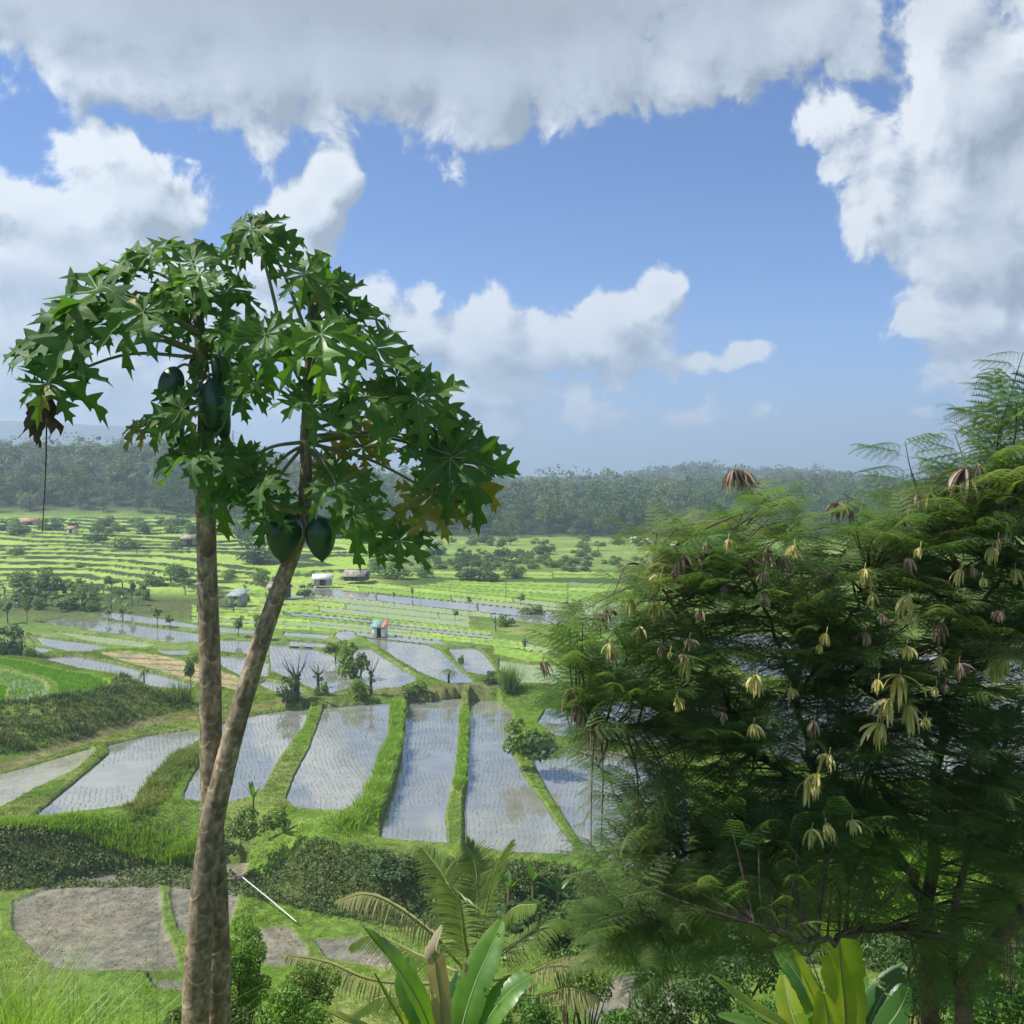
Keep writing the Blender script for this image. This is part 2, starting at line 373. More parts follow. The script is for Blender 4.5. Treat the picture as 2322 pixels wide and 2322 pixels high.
def base(X, Y):
    X = np.asarray(X, float); Y = np.asarray(Y, float)
    k = X / np.maximum(Y, 30)
    z = np.interp(Y, [58, 105, 130, 200, 260, 355, 400, 460, 600, 900, 1200], [-21.6, -21.5, -21.2, -20.8, -20.4, -19.6, -16.5, -10, -6, -9, -14])
    left = ss(-k, .02, .42)
    z = z + left * np.interp(Y, [150, 195, 340, 420, 520, 700, 1000], [0, .3, 7.5, 19, 21, 14, 4])
    z = z + 2.2 * fbm(X / 90, Y / 90, 3, 5) * ss(Y, 330, 480) + 5 * fbm(X / 60, Y / 60, 3, 9) * ss(Y, 400, 600)
    # lower terrace below the big bank
    ye = np.interp(X, eW[:, 0], eW[:, 1])
    z = z - 3.1 * (1 - ss(Y - ye, -2.3, .1))
    # camera's own hillside, steep
    hs = -24.7 + (43.2 - Y) * .53
    hs = hs + .018 * np.clip(43.2 - Y, 0, 30) * ss(-k, .1, .3)
    z = np.where(Y < 43.2, np.maximum(hs, z), z)
    z = np.where(Y < 1.0, -1.75 + 0 * z, z)
    # hills behind
    w = np.exp(-((Y - 1300) / 230.0) ** 2); z = z * (1 - w) + w * np.maximum(prof(X, Y, R_HILL, 1300) - 5, -18)
    w = np.exp(-((Y - 1800) / 200.0) ** 2); z = z * (1 - w) + w * (prof(X, Y, R_LOW, 1800) - 4)
    w = np.exp(-((Y - 2250) / 220.0) ** 2); z = z * (1 - w) + w * prof(X, Y, R_MT2, 2250)
    w = np.exp(-((Y - 2800) / 280.0) ** 2); z = z * (1 - w) + w * prof(X, Y, R_MT, 2800)
    z = z + 9 * fbm(X / 160, Y / 160, 5, 31) * ss(Y, 1050, 1300)
    return z
STEP = .52
def stair(X, Y, z):
    k = X / np.maximum(Y, 30)
    m = ss(Y, 172, 190) * (1 - ss(Y, 335, 350)) * (1 - ss(k, -.17, -.10))
    q = z + .022 * (X + 60) + 1.5 * fbm(X / 46, Y / 46, 2, 3) + .14 * fbm(X / 5, Y / 5, 2, 4)
    u = q / STEP; fr = u - np.floor(u)
    zz = z + (np.floor(u) + ss(fr, 0, .12)) * STEP - q
    lip = np.exp(-((fr - .16) / .05) ** 2) * .16
    return z * (1 - m) + (zz + lip) * m, m, u, fr
def H(x, y):
    z = base(x, y); return float(stair(np.array(x, float), np.array(y, float), z)[0])
def G(px, py):
    """the point of the land seen at this spot of the photograph"""
    r = ray(px, py); t = 30.0
    while t < 7000:
        p = r * t
        if p[2] < base(p[0], p[1]) + .1: break
        t += max(.25, t * .004)
    return r * t

# fields: (kind, level, outline as seen in the photograph)
FD = []
def fld(kind, lv, pts):
    p = np.array([Wz(x, y, lv)[:2] for x, y in pts]); c = p.mean(0); e = .18 if c[1] < 105 else .5 if c[1] < 140 else .35
    n = len(p); ar = 0.5 * sum(p[i][0] * p[(i + 1) % n][1] - p[(i + 1) % n][0] * p[i][1] for i in range(n)); sg = 1 if ar > 0 else -1
    ed = np.roll(p, -1, 0) - p; nn = np.stack([ed[:, 1], -ed[:, 0]], -1) * sg; nn = nn / np.maximum(np.linalg.norm(nn, axis=1, keepdims=True), 1e-6)
    vn = nn + np.roll(nn, 1, 0); vn = vn / np.maximum(np.linalg.norm(vn, axis=1, keepdims=True), .5)
    FD.append((kind, lv, p + vn * e))
# lower terrace, drained mud
LL = -24.9
fld('mud', LL, [(31,2046),(62,2036),(137,2003),(240,1985),(344,1974),(358,2015),(366,2102),(392,2164),(404,2197),(352,2203),(174,2201),(128,2195),(95,2172),(54,2130),(33,2110)])
fld('mud', LL, [(385,1978),(460,1968),(560,1962),(545,2010),(520,2100),(425,2116),(405,2105),(390,2040)])
fld('mud', LL, [(585,2110),(652,2106),(685,2146),(695,2180),(630,2196),(570,2180)])
fld('mud', LL, [(714,2137),(824,2131),(900,2150),(880,2200),(745,2176)])
fld('mud', LL - .3, [(340,2228),(480,2232),(470,2262),(365,2252)])
fld('mud', LL, [(1363,2228),(1440,2215),(1560,2230),(1560,2340),(1370,2340),(1330,2290)])
fld('mud', LL, [(-300,2060),(-10,2030),(-6,2110),(-30,2150),(-300,2180)])
# near flooded paddies
fld('mudwater', -21.9, [(-260,1800),(-60,1773),(60,1742),(205,1698),(212,1706),(165,1748),(70,1792),(0,1832),(-120,1880),(-400,1900)])
fld('water', -22.0, [(246,1692),(340,1669),(435,1656),(452,1667),(446,1680),(362,1744),(308,1800),(300,1826),(190,1840),(75,1856),(145,1799),(215,1740),(250,1710)])
fld('water', -22.1, [(470,1652),(584,1622),(700,1606),(690,1640),(657,1688),(625,1726),(600,1775),(586,1802),(520,1822),(424,1816),(420,1800),(440,1760),(480,1700)])
fld('water', -21.95, [(736,1606),(884,1595),(878,1647),(876,1685),(855,1721),(830,1790),(814,1816),(773,1840),(672,1834),(652,1812),(672,1757),(706,1694)])
fld('water', -22.5, [(922,1595),(1046,1584),(1038,1631),(1034,1701),(1031,1740),(1021,1782),(1006,1850),(1013,1914),(930,1908),(868,1902),(870,1863),(890,1809),(915,1712),(921,1647)])
fld('water', -22.8, [(1068,1590),(1126,1590),(1158,1620),(1163,1658),(1160,1712),(1184,1762),(1227,1820),(1262,1874),(1302,1926),(1288,1940),(1150,1934),(1056,1926),(1058,1874),(1056,1842),(1064,1766),(1068,1658)])
fld('water', -23.0, [(1206,1706),(1260,1696),(1400,1706),(1500,1724),(1560,1800),(1560,1980),(1420,1975),(1330,1928),(1288,1860),(1248,1799),(1220,1745)])
fld('water', -22.3, [(1240,1606),(1400,1592),(1600,1600),(1700,1650),(1520,1690),(1400,1680),(1262,1670),(1222,1640)])
fld('water', -22.3, [(1760,1580),(2100,1570),(2500,1580),(2560,1760),(2200,1775),(1900,1760),(1720,1700)])
fld('water', -21.9, [(1640,1480),(1900,1470),(2300,1490),(2500,1530),(2400,1556),(1900,1550),(1700,1530)])
# flooded paddies behind the path
B = -21.4
fld('water', B, [(832,1449),(890,1445),(950,1459),(991,1475),(1004,1491),(1027,1513),(1070,1548),(1028,1551),(1000,1541),(960,1525),(927,1505),(895,1486),(867,1466)])
fld('water', B - .15, [(815,1472),(833,1471),(863,1491),(897,1514),(935,1535),(931,1547),(900,1559),(850,1565),(815,1533),(805,1487)])
fld('water', B, [(1022,1472),(1072,1470),(1090,1483),(1117,1522),(1100,1531),(1069,1526),(1043,1500)])
fld('weedwater', B, [(1135,1499),(1200,1509),(1300,1509),(1330,1545),(1260,1551),(1183,1548),(1140,1519)])
fld('water', B + .1, [(1110,1450),(1193,1460),(1300,1481),(1400,1495),(1400,1507),(1300,1492),(1200,1476),(1120,1459)])
fld('green', B + .1, [(1120,1466),(1200,1481),(1300,1499),(1400,1512),(1400,1520),(1300,1505),(1200,1500),(1124,1484)])
fld('water', B, [(612,1462),(660,1465),(700,1472),(740,1482),(762,1500),(782,1535),(793,1560),(743,1574),(684,1548),(622,1520)])
fld('water', B, [(602,1543),(657,1555),(698,1573),(660,1576),(620,1568),(590,1552)])
fld('water', B, [(462,1450),(560,1455),(600,1463),(602,1488),(540,1482),(470,1470)])
fld('water', B, [(480,1488),(560,1492),(602,1506),(600,1536),(556,1534),(506,1508)])
fld('water', B + .2, [(648,1434),(747,1441),(735,1449),(648,1443)])
fld('water', B + .2, [(657,1454),(753,1461),(748,1469),(665,1464)])
fld('water', B + .2, [(770,1433),(798,1434),(800,1446),(780,1455),(765,1442)])
fld('water', B + .2, [(480,1421),(575,1430),(570,1438),(480,1433)])
fld('water', B + .15, [(80,1411),(140,1403),(213,1404),(333,1421),(453,1438),(453,1456),(383,1457),(300,1442),(200,1429),(133,1418)])
fld('weedwater', B + .1, [(110,1431),(200,1442),(300,1454),(350,1462),(323,1469),(267,1462),(200,1452)])
fld('water', B, [(80,1444),(113,1450),(200,1460),(246,1469),(200,1478),(160,1477),(105,1463)])
fld('water', B, [(78,1466),(120,1475),(88,1484)])
fld('water', B - .1, [(84,1494),(167,1489),(233,1502),(300,1519),(360,1533),(433,1555),(428,1566),(350,1559),(290,1552),(233,1532),(167,1517),(112,1507)])
fld('soil', B, [(234,1483),(283,1479),(367,1492),(450,1515),(520,1535),(556,1556),(540,1566),(450,1546),(367,1521),(290,1501)])
fld('water', B, [(352,1474),(420,1475),(423,1486),(380,1486)])
fld('water', B + .3, [(229,1389),(267,1391),(353,1402),(447,1418),(447,1426),(333,1413),(273,1407),(230,1397)])
# young rice on the left
fld('rice', -20.4, [(-80,1492),(0,1495),(50,1500),(133,1522),(200,1532),(243,1548),(247,1562),(217,1588),(150,1608),(120,1606),(137,1577),(136,1553),(106,1534),(50,1522),(0,1506),(-80,1502)])
fld('ricewet', -20.5, [(-80,1518),(0,1522),(50,1533),(97,1549),(108,1566),(88,1593),(70,1613),(32,1615),(35,1582),(31,1556),(0,1539),(-80,1530)])
fld('rice', -20.5, [(-90,1550),(0,1555),(14,1560),(10,1590),(-30,1607),(-120,1620)])
# long rows of the valley floor
rr = random.Random(11)
Y0 = [1314,1325,1336,1354,1366,1379,1391,1397.5,1404.5,1411.5,1419.5,1428,1438]
def rowy(y0, x):
    if x < 700: return y0 - 6 + (x - 700) * (.030 + (y0 - 1314) * .00025) - max(0, (1345 - y0)) * 0
    return y0 + (x - 760) * .105 * (1 if x > 760 else 1)
CUT = {0:[600,930,1160,1420],1:[620,810,1020,1450],2:[612,700,850,1080,1500],3:[600,865,1110,1480],4:[560,780,990,1060],5:[540,720,1060],6:[430,600,830,1060],
       7:[430,640,900,1110],8:[430,560,830,1120],9:[430,700,930,1180],10:[430,640,860,1000,1250],11:[430,700,780,1000]}
KND = {(0,0):'yg',(0,1):'yg',(1,0):'yg',(1,1):'green',(1,2):'palegreen',(2,0):'yg',(2,1):'water',(2,2):'water',(2,3):'water',(3,0):'pale',(3,1):'pale',(3,2):'water',
       (4,0):'yg',(4,1):'palegreen',(4,2):'palegreen',(5,0):'yg',(5,1):'palegreen'}
for i in range(len(Y0) - 1):
    cs = CUT[i]; lv = -20.95 - .035 * i + .02
    for j in range(len(cs) - 1):
        x0, x1 = cs[j] + 4, cs[j + 1] - 4
        g_ = .9 + .25 * (Y0[i] > 1390)
        xs = np.linspace(x0, x1, 7)
        if i >= 10 and j == len(cs) - 2: pass
        top = [(x, rowy(Y0[i], x) + g_ + rr.uniform(-.25, .25)) for x in xs]
        bot = [(x + 6, rowy(Y0[i + 1], x) - g_ + rr.uniform(-.25, .25)) for x in xs[::-1]]
        kd = KND.get((i, j)) or rr.choice(['green', 'yg', 'palegreen', 'rowgreen', 'weedwater', 'water', 'palegreen'])
        fld(kd, lv, top + bot)
for j in range(5):
    for x0, x1 in zip([1010 - 20 * j, 1150, 1290, 1440], [1144, 1284, 1434, 1600]):
        xs = np.linspace(x0, x1, 5); Tt = lambda x, u: (1313 + .02 * (x - 850)) * (1 - u) + (1313 + .105 * (x - 760)) * u
        fld(rr.choice(['green', 'yg', 'palegreen', 'green', 'rowgreen']), -20.88 - .01 * j, [(x, Tt(x, j / 5) + .8) for x in xs] + [(x, Tt(x, (j + 1) / 5) - .8) for x in xs[::-1]])
# far right strips and the upper rows
fld('water', -21.0, [(1230,1404),(1290,1408),(1325,1418),(1270,1417)]); fld('water', -21.0, [(1268,1396),(1350,1402),(1370,1409),(1300,1404)])
fld('water', -20.9, [(1285,1319),(1375,1325),(1385,1331),(1300,1325)])
fld('water', -21.2, [(1420,1450),(1700,1440),(1900,1452),(1900,1470),(1650,1468),(1450,1466)])
for q_, (y0, y1) in enumerate([(1296,1302),(1303.5,1310)]):
    for x0, x1 in ((850,980),(985,1112),(1120,1250),(1255,1440),(1445,1640)): fld('green' if q_ else 'yg', -20.75, [(x0,y0),(x1,y0+3),(x1,y1+3),(x0,y1)])

COLS = {'mud': (.18,.172,.14), 'mudwater': (.17,.15,.11), 'water': (.07,.065,.045), 'weedwater': (.09,.11,.04), 'soil': (.34,.27,.17), 'green': (.20,.33,.05),
        'palegreen': (.30,.40,.12), 'pale': (.46,.48,.26), 'yg': (.26,.37,.075), 'rowgreen': (.16,.27,.04), 'rice': (.13,.29,.012), 'ricewet': (.10,.20,.02)}
# grid: azimuth x distance
azs = np.concatenate([np.linspace(-180, -60, 13)[:-1], np.linspace(-60, -32, 40)[:-1], np.arange(-32, 32.001, .062), np.linspace(32, 60, 40)[1:], np.linspace(60, 180, 13)[1:-1]])
ds = [.05, .6, 1.2, 2, 3, 4.5]
while ds[-1] < 41: ds.append(ds[-1] + .8)
while ds[-1] < 420:
    d = ds[-1]; ds.append(d + min(max(.13, .8 * d * d / (984 * 22)), .95))
while ds[-1] < 3900: ds.append(ds[-1] * 1.012 + .3)
ds = np.array(ds)
A_, R_ = np.meshgrid(np.radians(azs), ds)
GX = (R_ * np.sin(A_)); GY = (R_ * np.cos(A_))
far_ = np.abs(A_) > math.radians(60)
Yb = np.where(far_, np.maximum(GY, 0) , GY)
# rows of constant y-depth in the forward sector so that distance and depth agree
sec = np.abs(A_) <= math.radians(60)
GX = np.where(sec, R_ * np.tan(A_ * 1.0), GX); GY = np.where(sec, R_, GY)
GZ = base(GX, np.abs(GY))
back = GY < 2; GZ = np.where(back & (np.abs(A_) > math.radians(60)), np.minimum(-1.75 + .02 * R_, 14), GZ)
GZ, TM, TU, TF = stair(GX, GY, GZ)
col = np.empty(GX.shape + (3,)); n1_ = fbm(GX / 6, GY / 6, 4, 21); n2_ = fbm(GX / 1.3, GY / 1.3, 3, 22)
grass = np.array([.12, .20, .032]); dry = np.array([.24, .24, .10]); dk = np.array([.035, .06, .016])
col[:] = grass
col += (dry - grass) * np.clip(n1_ * 1.3, 0, .45)[..., None]
# scrubland towards the wood
scr = ss(GY, 225, 300) * ss(GX / np.maximum(GY, 1), -.16, -.08)
col = col * (1 - scr[..., None]) + scr[..., None] * (np.array([.19,.27,.06]) + np.clip(fbm(GX/18, GY/9, 3, 41), -.5, .5)[..., None] * np.array([.16,.10,.04]))
rows_ = ss(GY, 138, 165) * (1 - ss(GY, 215, 240)) * (1 - ss(GX / np.maximum(GY, 1), .10, .22))
col = col * (1 - .55 * rows_[..., None])
# terraces
cell = hsh(np.floor(TU), np.floor((GX + 3 * vnoise(GX / 9, GY / 9, 2)) / 23 + hsh(np.floor(TU), 0 * TU, 3) * 5), 8)
ter = np.array([.24,.39,.05]) * (1 - cell[..., None]) + np.array([.30,.41,.09]) * cell[..., None]
riser_shade = np.array([.04,.065,.018]); rm = ((1 - ss(TF, .17, .25)) + ss(TF, .985, 1))[..., None]  # grassy risers, their shade put into the dark colour
ter = ter * (1 - rm) + riser_shade * rm
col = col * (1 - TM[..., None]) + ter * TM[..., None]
# wood floor
wf = ss(GY, 345, 365)[..., None]; col = col * (1 - wf) + wf * (np.array([.030, .052, .022]) + .012 * n1_[..., None])
hl = ss(GY, 900, 1300)[..., None]; col = col * (1 - hl) + hl * (np.array([.035,.060,.026]) + np.clip(fbm(GX/25, GY/25, 4, 77), -.5, .6)[..., None] * np.array([.045,.055,.025]))
# bank face and hillside under the camera
ye_ = np.interp(GX, eW[:, 0], eW[:, 1]); bank = (ss(GY - ye_, -3.4, -2.4) * (1 - ss(GY - ye_, -.6, .2)))
col = col * (1 - bank[..., None]) + bank[..., None] * np.array([.07,.10,.03])
GZ = GZ + np.where((GY < 170) & (GY > 40), .10 * n2_ + .07 * n1_, 0) + bank * .25 * n2_
isgrass = ((GY > 43) & (GY < 175)).astype(float)
FID = np.full(GX.shape, -1)
c0 = np.searchsorted(azs, -32.5); c1 = np.searchsorted(azs, 32.5)
waters = {'clear': [], 'muddy': [], 'weedy': []}
def sdist(px, py, poly):
    n = len(poly); ins = np.zeros(px.shape, bool); dm = np.full(px.shape, 1e9)
    for i in range(n):
        a = poly[i]; b = poly[(i + 1) % n]
        e = b - a; t = np.clip(((px - a[0]) * e[0] + (py - a[1]) * e[1]) / max(e @ e, 1e-9), 0, 1)
        dx = px - a[0] - t * e[0]; dy = py - a[1] - t * e[1]; dm = np.minimum(dm, dx * dx + dy * dy)
        c_ = (a[1] > py) != (b[1] > py)
        with np.errstate(divide='ignore', invalid='ignore'):
            ins ^= c_ & (px < (b[0] - a[0]) * (py - a[1]) / (b[1] - a[1]) + a[0])
    dm = np.sqrt(dm); return np.where(ins, -dm, dm)
FD.sort(key=lambda f: f[1])
for k, (kind, lv, poly) in enumerate(FD):
    lo = poly.min(0); hi = poly.max(0); r0, r1 = np.searchsorted(ds, [lo[1], hi[1]]); r1 = min(r1 + 1, len(ds))
    sub = np.s_[r0:r1, c0:c1]; X = GX[sub]; Y = GY[sub]; m = (X > lo[0]) & (X < hi[0])
    Fi = FID[sub]; f_ = Fi[m]; f_[sdist(X[m], Y[m], poly) < .12] = k; Fi[m] = f_; FID[sub] = Fi
GZ0 = GZ.copy()
for k, (kind, lv, poly) in enumerate(FD):
    lo = poly.min(0) - 5.2; hi = poly.max(0) + 5.2
    r0, r1 = np.searchsorted(ds, [lo[1], hi[1]])
    r1 = min(r1 + 1, len(ds))
    sub = np.s_[r0:r1, c0:c1]; X = GX[sub]; Y = GY[sub]
    m = (X > lo[0]) & (X < hi[0])
    if not m.any(): continue
    jit = .09 * fbm(X[m] / .9, Y[m] / .9, 2, 60 + k)
    s = sdist(X[m], Y[m], poly) + jit
    Z = GZ[sub]; Cc = col[sub]; Fi = FID[sub]; Ig = isgrass[sub]
    z = Z[m]
    wet = kind in ('water', 'mudwater', 'weedwater', 'ricewet', 'pale', 'palegreen')
    far = lo[1] > 125
    flo = lv - (.14 if wet else 0)
    w_in = ss(-s, -.02, .20)                           # 1 inside
    top_ = lv + (.15 if far else .16) + .04 * n2_[sub][m]
    rim = 1 - ss(s, .8, 2.0 if far else 5.0)
    mine = FID[sub][m]
    z2 = z * (1 - rim) + top_ * rim
    z2 = np.where((mine >= 0) & (mine != k), z, z2)
    w_in = np.where((mine >= 0) & (mine != k), 0, w_in)
    z2 = z2 * (1 - w_in) + (flo + ((0.05 * n2_[sub][m] + .035 * fbm(X[m] / .3, Y[m] / .3, 2, 90)) if not wet else 0)) * w_in
    Z[m] = np.where(s < 5.0, z2, z); GZ[sub] = Z
    cf = np.array(COLS[kind]) * (1 + (.25 * n1_[sub][m] + .15 * n2_[sub][m])[:, None])
    if kind == 'soil':
        bnd = ss(np.sin(Y[m] * 2.1 + X[m] * .5), .1, .7)[:, None] * .7; cf = cf * (1 - bnd) + bnd * np.array([.12,.18,.04])
    wi = (ss(-s, .0, .12) * (mine == k))[:, None]
    edge = ((1 - ss(s, .05, .30)) * (s > -.05) * (mine < 0) * np.clip(.75 + n2_[sub][m], 0, 1) * (not far))[:, None]
    Cc[m] = Cc[m] * (1 - edge) + np.array([.10, .085, .055]) * edge
    if not far: Ig[m] = Ig[m] * np.where((s < .22) & (mine < 0), .35, 1); isgrass[sub] = Ig
    Cc[m] = Cc[m] * (1 - wi) + cf * wi; col[sub] = Cc
    if wet: waters['clear' if kind in ('water', 'ricewet') else 'muddy' if kind == 'mudwater' else 'weedy'].append((lv - (.02 if kind in ('pale','palegreen') else 0), poly))
    if far:
        pass
# the dry path along the near paddies
PATH = [(-200,1780),(0,1738),(150,1690),(260,1652),(430,1622),(560,1604),(640,1592),(800,1576),(1000,1563),(1130,1556),(1330,1550)]
pw = np.array([Wz(x, y, LV)[:2] for x, y in PATH])
sub = np.s_[np.searchsorted(ds, 70):np.searchsorted(ds, 125), c0:c1]
X = GX[sub]; Y = GY[sub]; dm = np.full(X.shape, 1e9)
for a, b in zip(pw[:-1], pw[1:]):
    e = b - a; t = np.clip(((X - a[0]) * e[0] + (Y - a[1]) * e[1]) / (e @ e), 0, 1)
    dm = np.minimum(dm, np.hypot(X - a[0] - t * e[0], Y - a[1] - t * e[1]))
pm = (1 - ss(dm, .7, 1.1)) * (FID[sub] < 0)
Cc = col[sub]; Cc = Cc * (1 - pm[..., None]) + pm[..., None] * (np.array([.15,.15,.065]) + .05 * n2_[sub][..., None]); col[sub] = Cc
isgrass[sub] = np.where(pm > .5, .25, isgrass[sub])
# grassy shoulder between the young rice and the path
SH = np.array([Wz(x, y, -21)[:2] for x, y in [(-200,1640),(100,1618),(225,1596),(262,1555),(330,1562),(430,1578),(450,1596),(300,1630),(120,1680),(-200,1740)]])
X = GX[sub]; Y = GY[sub]; s = sdist(X, Y, SH); bmp = ss(-s, -1.0, 3.5) * (FID[sub] < 0)
Z = GZ[sub]; Z += bmp * (1.0 + .5 * n1_[sub]); GZ[sub] = Z
nr, nc = GX.shape
idx = np.arange(nr * nc).reshape(nr, nc)
a = idx[:-1, :-1]; b = idx[:-1, 1:]; c_ = idx[1:, 1:]; d_ = idx[1:, :-1]
F = np.stack([a, b, c_, d_], -1).reshape(-1, 4)
wrap = np.stack([idx[:-1, -1], idx[:-1, 0], idx[1:, 0], idx[1:, -1]], -1); F = np.vstack([F, wrap])
m, t = newmat('ground')
at = N(t, 'ShaderNodeAttribute'); at.attribute_name = 'tint'
na = noise(t, 1.3, 8, .62); nb_ = noise(t, .12, 5); nc_ = noise(t, 7.0, 5, .65)
cA = mixc(t, 1.0, at.outputs['Color'], mixc(t, sstep(t, na, .28, .72), (.62,.64,.62), (1.36,1.32,1.22)), 'MULTIPLY')
cA = mixc(t, 1.0, cA, mixc(t, sstep(t, nb_, .3, .7), (.84,.90,.90), (1.14,1.08,1.02)), 'MULTIPLY')
cA = mixc(t, 1.0, cA, mixc(t, sstep(t, nc_, .3, .7), (.80,.80,.80), (1.2,1.2,1.2)), 'MULTIPLY')
outm(t, bsdf(t, cA, .85, mth(t, 'ADD', na, mth(t, 'MULTIPLY', nc_, .35)), .8, .16, .15).outputs[0])
M['ground'] = m
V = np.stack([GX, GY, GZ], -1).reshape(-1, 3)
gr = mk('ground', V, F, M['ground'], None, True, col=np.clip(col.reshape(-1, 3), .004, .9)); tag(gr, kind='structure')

# water sheets
def watermat(name, c1, c2, ior, rough, weedy=0, tint=(.9,.95,1)):
    m, t = newmat(name)
    v = N(t, 'ShaderNodeTexCoord').outputs['Object']
    n = noise(t, .5, 6); r1 = noise(t, 5.0, 3, .5, vmt(t, 'MULTIPLY', v, (1, .5, 1)).outputs[0])
    b = bsdf(t, mixc(t, sstep(t, n, .3, .7), c1, c2), rough, r1, .05, .02, .8)
    b.inputs['IOR'].default_value = ior
    sh = b.outputs[0]
    if weedy:
        w = noise(t, 3.0, 8, .7)
        g_ = bsdf(t, mixc(t, noise(t, 1, 4), (.16,.24,.05), (.30,.38,.12)), .8)
        mx = N(t, 'ShaderNodeMixShader'); link(t, sstep(t, w, .60 - weedy * .25, .68 - weedy * .25), mx.inputs[0]); link(t, sh, mx.inputs[1]); link(t, g_.outputs[0], mx.inputs[2]); sh = mx.outputs[0]
    outm(t, sh); return m
M['water'] = watermat('paddy_water', (.17,.178,.155), (.24,.24,.205), 2.2, .04)
M['water_muddy'] = watermat('muddy_water', (.20,.19,.14), (.30,.28,.20), 1.6, .16, .25)
M['water_weedy'] = watermat('weedy_water', (.14,.17,.10), (.22,.25,.15), 1.8, .10, .62)
from mathutils.geometry import tessellate_polygon
for key, nm, mt in (('clear', 'water', 'water'), ('muddy', 'muddy_water', 'water_muddy'), ('weedy', 'weedy_water', 'water_weedy')):
    g = Geo()
    for lv, poly in waters[key]:
        v = np.column_stack([poly, np.full(len(poly), lv)])
        tr = np.array(tessellate_polygon([[Vector(p) for p in v]]))
        nn = np.cross(v[tr[:, 1]] - v[tr[:, 0]], v[tr[:, 2]] - v[tr[:, 0]])[:, 2]
        tr[nn < 0] = tr[nn < 0][:, ::-1]
        g.add(v, tr)
    tag(g.build(nm, M[mt]), kind='structure')

# ------------------------------------------------------------------ what grows on it: grass, rice, seedlings
def blades(P, h, w, mat, name, nb=4, lean=.45, label=None, spread=.10):
    """P roots (k,3); h,w arrays; each tuft = nb bent blades (two quads-tri each)"""
    k = len(P) * nb
    Pb = np.repeat(P, nb, 0) + np.column_stack([rng.normal(0, spread, (k, 2)), np.zeros(k)])
    hh = np.repeat(h, nb) * rng.uniform(.6, 1.15, k); ww = np.repeat(w, nb) * rng.uniform(.7, 1.3, k)
    a = rng.uniform(0, 2 * PI, k); ln = rng.uniform(.05, lean, k)
    dirx, diry = np.cos(a), np.sin(a); sx, sy = -diry, dirx
    mid = Pb + np.column_stack([dirx * hh * ln * .3, diry * hh * ln * .3, hh * .6])
    tip = Pb + np.column_stack([dirx * hh * ln, diry * hh * ln, hh * (1 - .3 * ln)])
    s = np.column_stack([sx, sy, 0 * sx]) * ww[:, None] / 2
    V = np.stack([Pb - s, Pb + s, mid + s * .8, mid - s * .8, tip], 1).reshape(-1, 3)
    o = np.arange(k)[:, None] * 5
    ob = mk(name, V, [o + np.array([[0, 1, 2, 3]]), o + np.array([[3, 2, 4]])], mat)
    tag(ob, label, None, None, 'stuff'); ob['label'] = label; ob['category'] = 'plants'
    return ob
def bil(f, X, Y):
    """ground height at world points inside the fine sector"""
    azd = np.degrees(np.arctan2(X, Y)); ci = np.interp(azd, azs, np.arange(len(azs))); ri = np.interp(Y, ds, np.arange(len(ds)))
    c0_ = np.clip(np.floor(ci).astype(int), 0, len(azs) - 2); r0_ = np.clip(np.floor(ri).astype(int), 0, len(ds) - 2)
    u = ci - c0_; v = ri - r0_
    return f[r0_, c0_] * (1 - u) * (1 - v) + f[r0_, c0_ + 1] * u * (1 - v) + f[r0_ + 1, c0_] * (1 - u) * v + f[r0_ + 1, c0_ + 1] * u * v
FIDf = FID.astype(float); fk = np.array([0] + [1] * 1)
def nearid(f, X, Y):
    azd = np.degrees(np.arctan2(X, Y)); c = np.clip(np.round(np.interp(azd, azs, np.arange(len(azs)))).astype(int), 0, len(azs) - 1)
    r = np.clip(np.round(np.interp(Y, ds, np.arange(len(ds)))).astype(int), 0, len(ds) - 1); return f[r, c]
def scatter(n, y0, y1, kmax=.56):
    u = rng.uniform(0, 1, n); Y = np.sqrt(y0 * y0 + u * (y1 * y1 - y0 * y0)); X = rng.uniform(-kmax, kmax, n) * Y
    return X, Y
# grass on bunds and banks
X, Y = scatter(330000, 42, 125)
keep = (nearid(FID, X, Y) < 0) & (rng.uniform(0, 1, len(X)) < nearid(isgrass, X, Y)); X, Y = X[keep], Y[keep]
Z = bil(GZ, X, Y) - .02
yb = Y - np.interp(X, eW[:, 0], eW[:, 1])
onb = (yb > -3.2) & (yb < .3)
hn = .07 + .12 * vnoise(X / 2.5, Y / 2.5, 91) ** 2 + .26 * np.clip(vnoise(X / .8, Y / .8, 95) - .62, 0, 1)
P_ = np.stack([X, Y, Z], -1)
g1 = ~onb; 
bright = vnoise(X / 7, Y / 7, 92) + .35 * fbm(X, Y, 2, 93)
gA = g1 & (bright < .62); gB = g1 & ~gA
blades(P_[gA], hn[gA], np.full(gA.sum(), .035) * (Y[gA] / 60) ** .7, M['grass'], 'grass', 4, .8, 'short green grass along the bunds and lower terraces')
blades(P_[gB], hn[gB] * 1.25, np.full(gB.sum(), .035) * (Y[gB] / 60) ** .7, M['grass_bright'], 'bright_grass', 4, .7, 'patches of bright fresh grass on the paddy bunds')
blades(P_[onb], hn[onb] * 1.7, np.full(onb.sum(), .05), M['grass_dark'], 'bank_weeds', 4, 1.0, 'dark weeds hanging over the earth bank below the paddies')
